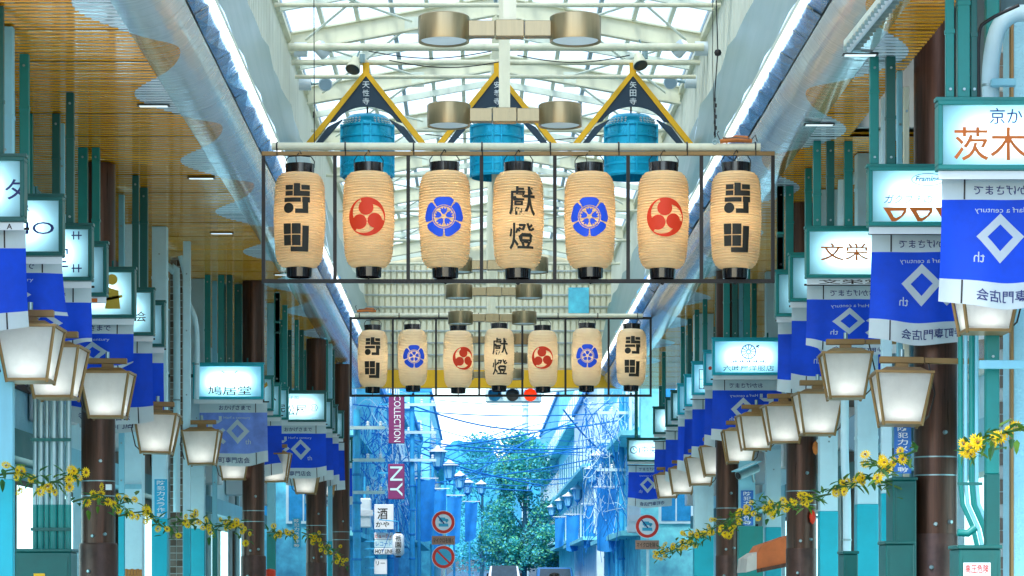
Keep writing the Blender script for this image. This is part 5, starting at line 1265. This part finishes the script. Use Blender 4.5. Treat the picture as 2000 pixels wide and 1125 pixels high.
# traffic signs
def road_sign(px, py, Y, label, kind, plate=True, r=.295):
    c = P(px, py, Y); t_ = thing('road_sign', label, 'road sign', (c.x, Y, gz(Y)), 'round red road signs')
    def disc(rad, y, name, mat): 
        mb = MB().lathe([(rad, -.006), (rad, .006)], 36, cap=True); mb.v = [(c.x + v[0], Y + y + v[2], c.z + v[1]) for v in mb.v]; return mb.build(name, mat, t_)
    disc(r, 0, 'disc', 'white_paint')
    fn = lambda u, v: (c.x + u, Y - .010, c.z + v)
    Flat().circ(0, 0, r * .95, 40, r * .70).build('red_ring', 'sign_red', t_, fn)
    if kind == 'truck':
        f = Flat(); f.poly([(-.11, .03), (-.11, .12), (.04, .12), (.05, .09), (.12, .08), (.13, .03)]); f.circ(-.05, .02, .03, 12); f.circ(.08, .02, .03, 12)
        f.poly([(-.12, -.11), (-.12, -.03), (.12, -.03), (.13, -.11)]); f.build('pictogram', 'sign_ring_blue', t_, fn)
        Flat().stroke([(-.14, .16), (.02, -.04)], .03).build('slash', 'ink_blue', t_, lambda u, v: (c.x + u, Y - .013, c.z + v))
    else:
        Flat().circ(0, 0, r * .70, 40).build('blue_field', 'sign_ring_blue', t_, fn)
        Flat().stroke([(-.15, .15), (.15, -.15)], .045).build('slash', 'sign_red', t_, lambda u, v: (c.x + u, Y - .013, c.z + v))
    if plate:
        z = c.z - r - .05; MB().box(c.x - .29, c.x + .29, Y - .008, Y + .008, z - .22, z).build('plate', 'plate_brown', t_)
        Flat().text('マイクロを除く', c.x, z - .11, .52, .13).build('lettering', 'ink', t_, lambda u, v: (u, Y - .012, v))
    MB().tube([(c.x + .02, Y + .06, gz(Y) - .1), (c.x + .02, Y + .06, c.z + .2)], .04, 10).build('pole', 'far_pale', t_, smooth=True)
road_sign(866, 1020, 64.5, 'no trucks road sign over a brown plate left of the street', 'truck')
road_sign(866, 1088, 64.4, 'no parking road sign with a red slash under the no trucks sign', 'park', False)
road_sign(1264, 1028, 63.0, 'no trucks road sign at the right of the arcade mouth', 'truck')
# traffic signal behind the far lantern row
Y = 66; t_ = thing('traffic_signal', 'horizontal traffic signal showing red behind the far lantern frame', 'traffic light', P(1000, 785, Y))
MB().box(XP(948, Y), XP(1058, Y), Y + .05, Y + .25, ZP(786, Y), ZP(758, Y)).build('housing', 'far_pale', t_, bevel=.04)
for px, m_ in ((966, 'signal_blue'), (1001, 'signal_dark'), (1036, 'signal_red')):
    c = P(px, 771, Y); mb = MB().lathe([(.165, 0), (.14, .02), (.001, .03)], 24); mb.v = [(c.x + v[0], Y + .05 - v[2], c.z + v[1]) for v in mb.v]; L_ = mb.build('lens', m_, t_, smooth=True)
    mb = MB(); mb.add([(c.x + .18 * cos(a), Y + .05 - q, c.z + .18 * sin(a)) for q in (0, .22) for a in [radians(10 + 16 * k) for k in range(11)]], [(k, k + 1, k + 12, k + 11) for k in range(10)]); mb.build('visor', 'far_deep', L_)
MB().tube([(XP(1050, Y), Y + .15, ZP(765, Y)), (XP(1240, Y), Y + .15, ZP(748, Y))], .05, 10).build('mast_arm', 'far_pale', t_, smooth=True)
# shop signs left of the street
def board(x0, x1, yt, yb, Y, label, face, prints, depth=.12, name='hanging_sign'):
    a, b = XP(x0, Y), XP(x1, Y); t_ = thing(name, label, 'sign', ((a + b) / 2, Y, ZP(yb, Y)), 'shop signs beyond the arcade')
    MB().box(a, b, Y, Y + depth, ZP(yb, Y), ZP(yt, Y)).build('panel', face, t_, bevel=.012)
    MB().box(a - .25, a - .002, Y + .04, Y + .08, ZP(yt, Y) - .25, ZP(yt, Y) - .21).build('bracket', 'far_pole', t_)
    for (txt, cx_, cy_, w_, h_, m_, rot) in prints:
        f = Flat(); v, q, w0, h0 = TM[(txt, 0)]
        W = w_ * Y / F; Hh = h_ * Y / F
        if rot: n = len(f.v); f.v += [(v_ / h0 * W, -u_ / w0 * Hh) for u_, v_ in v]; f.f += q
        else: f.text(txt, 0, 0, W, Hh)
        o = P(cx_, cy_, Y); f.build('lettering', m_, t_, lambda u, vv: (o.x + u, Y - .006, o.z + vv))
board(759, 790, 772, 866, 65.8, 'tall plum red vertical sign with white roman letters', 'plum', [('COLLECTION', 776, 818, 13, 90, 'white_paint', True)])
board(758, 790, 906, 975, 65.9, 'plum red vertical sign with two large pale letters', 'plum', [('NY', 774, 940, 24, 58, 'far_pale', True)])
board(731, 769, 985, 1034, 67, 'white hanging sign with a large black liquor character', 'white_paint', [('酒', 747, 1003, 20, 22, 'ink', False), ('かや', 747, 1024, 26, 11, 'ink', False)])
board(731, 768, 1040, 1054, 67.2, 'white strip sign with red katakana under the liquor sign', 'white_paint', [('ビューティ', 749, 1047, 32, 8, 'sign_red', False)])
board(731, 768, 1054.5, 1070, 67.2, 'pale blue strip sign with white katakana under the liquor sign', 'far_pale', [('レコード', 750, 1062, 32, 9, 'far_deep', False)])
board(731, 768, 1070.5, 1083, 67.2, 'white strip sign with black roman letters under the liquor sign', 'white_paint', [('HOT LINE', 750, 1077, 34, 8, 'ink', False)])
board(731, 756, 1092, 1122, 67.3, 'small white sign with dark katakana at the bottom left of the street', 'white_paint', [('リー', 743, 1100, 18, 8, 'ink', False)])
# box-form festival lantern sign
Y = 66; c = P(778, 1064, Y); t_ = thing('festival_lantern', 'small white festival lantern with three black characters at the left of the street', 'lantern', c)
MB().lathe([(.06, -.29), (.10, -.28), (.15, -.22), (.155, 0), (.15, .22), (.10, .28), (.06, .29)], 20, c, True).build('paper_body', 'white_paint', t_, smooth=True)
f = Flat()
for k, ch in enumerate('祇園祭'): f.text(ch, 0, .17 - k * .17, .15, .15)
f.build('lettering', 'ink', t_, lambda u, v: (c.x + u, Y - math.sqrt(max(.0, .165 ** 2 - u * u)), c.z + v), .03)
for s in (-1, 1): MB().lathe([(.07, 0), (.07, .035)], 16, (c.x, c.y, c.z + (.292 if s > 0 else -.327)), True).build('ring', 'black', t_)
MB().tube([(c.x, Y, c.z + .33), (c.x, Y + .02, c.z + .6), (c.x - .5, Y + .05, c.z + .65)], .015, 6).build('hook', 'far_pole', t_)
# loudspeaker-like white boxes at the left and right of the mouth
for i, (px, py, Y) in enumerate(((712, 1000, 65), (1238, 1010, 65))):
    c = P(px, py, Y); t_ = thing('junction_box', f'white electrical box on the {"left" if i == 0 else "right"} pole at the arcade mouth', 'box', c, 'white junction boxes')
    MB().box(c.x - .17, c.x + .17, Y - .1, Y + .15, c.z - .4, c.z + .35).build('case', 'hat_white', t_, bevel=.03); MB().box(c.x - .12, c.x + .22, Y - .14, Y - .101, c.z - .1, c.z + .05).build('door', 'white_paint', t_); MB().tube([c + Vector((0, .1, .34)), c + Vector((0, .1, .9))], .03, 8).build('conduit', 'far_pole', t_)

# ------------------------------------------------------------------ trees and hills
def tree(px, ytop, ybase_px, w_px, Y, label, seed, mats=('tree_leaf', 'tree_leaf_light', 'tree_leaf_blue'), n=5200):
    random.seed(seed); S = Y / F; base = Vector((XP(px, Y), Y, gz(Y) - .1)); top = ZP(ytop, Y); W = w_px * S / 2; z0 = ZP(ybase_px, Y)
    t_ = thing('street_tree', label, 'tree', base, 'street trees')
    MB().tube([base, base + Vector((.05, 0, (z0 - base.z) * .6)), Vector((base.x + .1, Y, (z0 + top) / 2)), Vector((base.x, Y, top - .4))], [.22, .18, .12, .03], 10).build('trunk', 'bark', t_, smooth=True)
    cl = []
    for k in range(80):
        v = random.random() ** 1.25; z = z0 + (top - z0) * v; env = (.22 + .78 * (1 - v) ** .75) * min(1, .55 + v * 4)
        a = random.uniform(0, 2 * pi); r = W * env * math.sqrt(random.random()) * .95
        cl.append((Vector((base.x + r * cos(a), Y + r * sin(a), z)), W * random.uniform(.16, .34)))
    mb = MB()
    for c, r in cl[::3]:
        p0 = Vector((base.x + .08, Y, max(z0 * .8 + .2 * c.z, c.z - (top - z0) * .2))); mb.tube([p0, (p0 + c) / 2 + Vector((0, 0, .1)), c], [.06, .04, .015], 5)
    mb.build('limbs', 'bark', t_)
    parts = [MB() for _ in mats]
    for k in range(n):
        c, r = random.choice(cl); d = Vector((random.gauss(0, 1), random.gauss(0, 1), random.gauss(0, .75))).normalized() * r * random.uniform(.55, 1.1)
        p = c + d; s_ = random.uniform(.05, .11) * (W / 2.2)
        a = Vector((random.gauss(0, 1), random.gauss(0, 1), random.gauss(0, .6))).normalized(); b = a.cross(Vector((random.gauss(0, 1), random.gauss(0, 1), random.gauss(0, 1)))).normalized()
        m_ = 0 if random.random() < .45 else random.choice((1, 2)); m_ = min(m_, len(mats) - 1)
        parts[m_].add([p - a * s_, p + b * s_ * .5, p + a * s_, p - b * s_ * .5], [(0, 1, 2, 3)])
    for k, mb in enumerate(parts): mb.build('crown', mats[k], t_)
tree(1022, 858, 1100, 190, 150, 'tall leafy teal green tree in the middle of the street beyond the arcade', 1, n=20000)
tree(1090, 900, 1090, 110, 175, 'bushy blue-green tree behind the right-hand lamps', 2, n=4500)
tree(1292, 960, 1070, 40, 68, 'bright green bush behind the right no trucks sign', 3, ('tree_leaf_light', 'leaf2'), n=1800)
tree(940, 845, 1105, 170, 230, 'distant blue tree left of the tall teal tree', 4, ('tree_leaf_blue', 'tree_leaf'), n=9000)
tree(1130, 830, 1100, 190, 240, 'distant blue tree right of the tall teal tree', 5, ('tree_leaf_blue', 'tree_leaf'), n=9000)
def hill(px, ytop, wpx, Y, label):
    v, f = [], []; N = 40; c = XP(px, Y); W = wpx * Y / F; hh = ZP(ytop, Y); random.seed(int(px))
    ph = [random.uniform(0, 6) for _ in range(5)]
    for j in range(9):
        for i in range(N + 1):
            u = -1 + 2 * i / N; e = max(0, 1 - u * u) ** 1.2; z = hh * e * sin(pi / 2 * j / 8) * (1 + .05 * sin(9 * u + ph[0]) + .03 * sin(23 * u + ph[1] + j))
            v.append((c + u * W, Y + 180 * j / 8, z))
    for j in range(8):
        for i in range(N): q = j * (N + 1) + i; f.append((q, q + 1, q + N + 2, q + N + 1))
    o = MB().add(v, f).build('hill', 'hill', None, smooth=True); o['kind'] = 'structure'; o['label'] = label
hill(890, 812, 300, 900, 'wooded hill with haze blue put into its colour, closing the street view on the left')
hill(1120, 800, 300, 1000, 'wooded hill with haze blue put into its colour, closing the street view on the right')

# ------------------------------------------------------------------ vans and a passer-by
def van(px, Y, label, mat, w_=1.6, h_=2.05, L=3.6):
    zb = gz(Y); cx_ = XP(px, Y); t_ = thing('parked_van', label, 'van', (cx_, Y, zb), 'vans in the street')
    prof = [(0, .25), (0, .95), (.12, 1.05), (.75, 1.75), (1.0, h_ - .12), (1.3, h_), (L - .15, h_), (L, h_ - .2), (L, .25)]
    mb = MB(); n = len(prof); v = [(cx_ + s * (w_ / 2 - (.10 if z > 1.1 else 0)), Y + y, zb + z) for s in (-1, 1) for y, z in prof]
    mb.add(v, [tuple(range(n)), tuple(reversed(range(n, 2 * n)))] + [(k, (k + 1) % n, n + (k + 1) % n, n + k) for k in range(n)]); mb.build('body', mat, t_, bevel=.04)
    MB().add([(cx_ - w_ * .42, Y + .10, zb + 1.08), (cx_ + w_ * .42, Y + .10, zb + 1.08), (cx_ + w_ * .38, Y + .70, zb + 1.74), (cx_ - w_ * .38, Y + .70, zb + 1.74)], [(0, 1, 2, 3)]).build('windscreen', 'glass_dark', t_)
    for s in (-1, 1):
        MB().tube([(cx_ + s * w_ * .36, Y - .01, zb + .72), (cx_ + s * w_ * .36, Y - .03, zb + .72)], .10, 14).build('headlight', 'lens', t_)
        for yy in (.6, L - .7):
            o = MB().tube([(cx_ + s * (w_ / 2 - .15), Y + yy, zb + .28), (cx_ + s * (w_ / 2 + .01), Y + yy, zb + .28)], .28, 18).build('wheel', 'rubber', t_); MB().tube([(cx_ + s * (w_ / 2 + .011), Y + yy, zb + .28), (cx_ + s * (w_ / 2 + .02), Y + yy, zb + .28)], .16, 14).build('rim', 'galv', o)
        MB().box(cx_ + s * (w_ / 2 + .02) - .06, cx_ + s * (w_ / 2 + .02) + .06, Y + .45, Y + .5, zb + 1.15, zb + 1.35).build('mirror', 'black', t_)
    MB().box(cx_ - .17, cx_ + .17, Y - .03, Y - .012, zb + .4, zb + .56).build('number_plate', 'white_paint', t_)
van(985, 128, 'white van on the road in the middle distance', 'car_white', h_=1.62)
van(1085, 104, 'dark blue van on the road right of the white one', 'car_blue', h_=1.80)
def person(px, ytop, Y):
    zt = ZP(ytop, Y); k = zt / 1.72; x = XP(px, Y); base = Vector((x, Y, 0))
    t_ = thing('person', 'dark-haired passer-by whose head top shows at the bottom of the street', 'person', base)
    J = {'pel': (0, 0, .93, .14, .10), 'wst': (0, 0, 1.08, .13, .09), 'chs': (0, .0, 1.28, .16, .11), 'nek': (0, .01, 1.44, .055, .055), 'hd0': (0, .0, 1.53, .07, .085), 'hd1': (0, 0, 1.62, .078, .095), 'hd2': (0, 0, 1.69, .05, .06)}
    E = [('pel', 'wst'), ('wst', 'chs'), ('chs', 'nek'), ('nek', 'hd0'), ('hd0', 'hd1'), ('hd1', 'hd2')]
    for s, n in ((-1, 'l'), (1, 'r')):
        J.update({n + 'sh': (s * .18, 0, 1.38, .06, .06), n + 'el': (s * .24, .02, 1.10, .045, .045), n + 'wr': (s * .23, -.06, .86, .032, .032), n + 'ha': (s * .23, -.08, .77, .03, .04),
                  n + 'hp': (s * .09, 0, .86, .085, .085), n + 'kn': (s * .10, -.03 * s, .48, .058, .058), n + 'an': (s * .10, .04 * s, .09, .04, .045), n + 'to': (s * .11, .04 * s - .16, .04, .035, .03)})
        E += [('chs', n + 'sh'), (n + 'sh', n + 'el'), (n + 'el', n + 'wr'), (n + 'wr', n + 'ha'), ('pel', n + 'hp'), (n + 'hp', n + 'kn'), (n + 'kn', n + 'an'), (n + 'an', n + 'to')]
    ks = list(J); me = bpy.data.meshes.new('body'); me.from_pydata([tuple(c * k for c in J[q][:3]) for q in ks], [(ks.index(a), ks.index(b)) for a, b in E], [])
    o = bpy.data.objects.new('body', me); COL.objects.link(o); o.parent = t_; md = o.modifiers.new('skin', 'SKIN')
    for i, q in enumerate(ks): sv = me.skin_vertices[0].data[i]; sv.radius = (J[q][3] * k, J[q][4] * k); sv.use_root = q == 'pel'
    o.modifiers.new('sub', 'SUBSURF').levels = 2; o.modifiers['sub'].render_levels = 2; me.materials.append(M['cloth_dark'])
    MB().lathe([(.085, -.02), (.10, .05), (.085, .11), (.05, .135), (.001, .142)], 18, (x, Y + .012, 1.575 * k)).build('hair', 'hair', t_, smooth=True)
    MB().lathe([(.03, -.12), (.07, -.09), (.078, -.02), (.07, .03)], 14, (x, Y - .025, 1.60 * k)).build('face', 'skin', t_, smooth=True)
    MB().lathe([(.001, -.02), (.012, -.012), (.008, .02), (.001, .03)], 8, (x, Y - .10, 1.575 * k)).build('nose', 'skin', t_, smooth=True)
person(1083, 1117, 42)
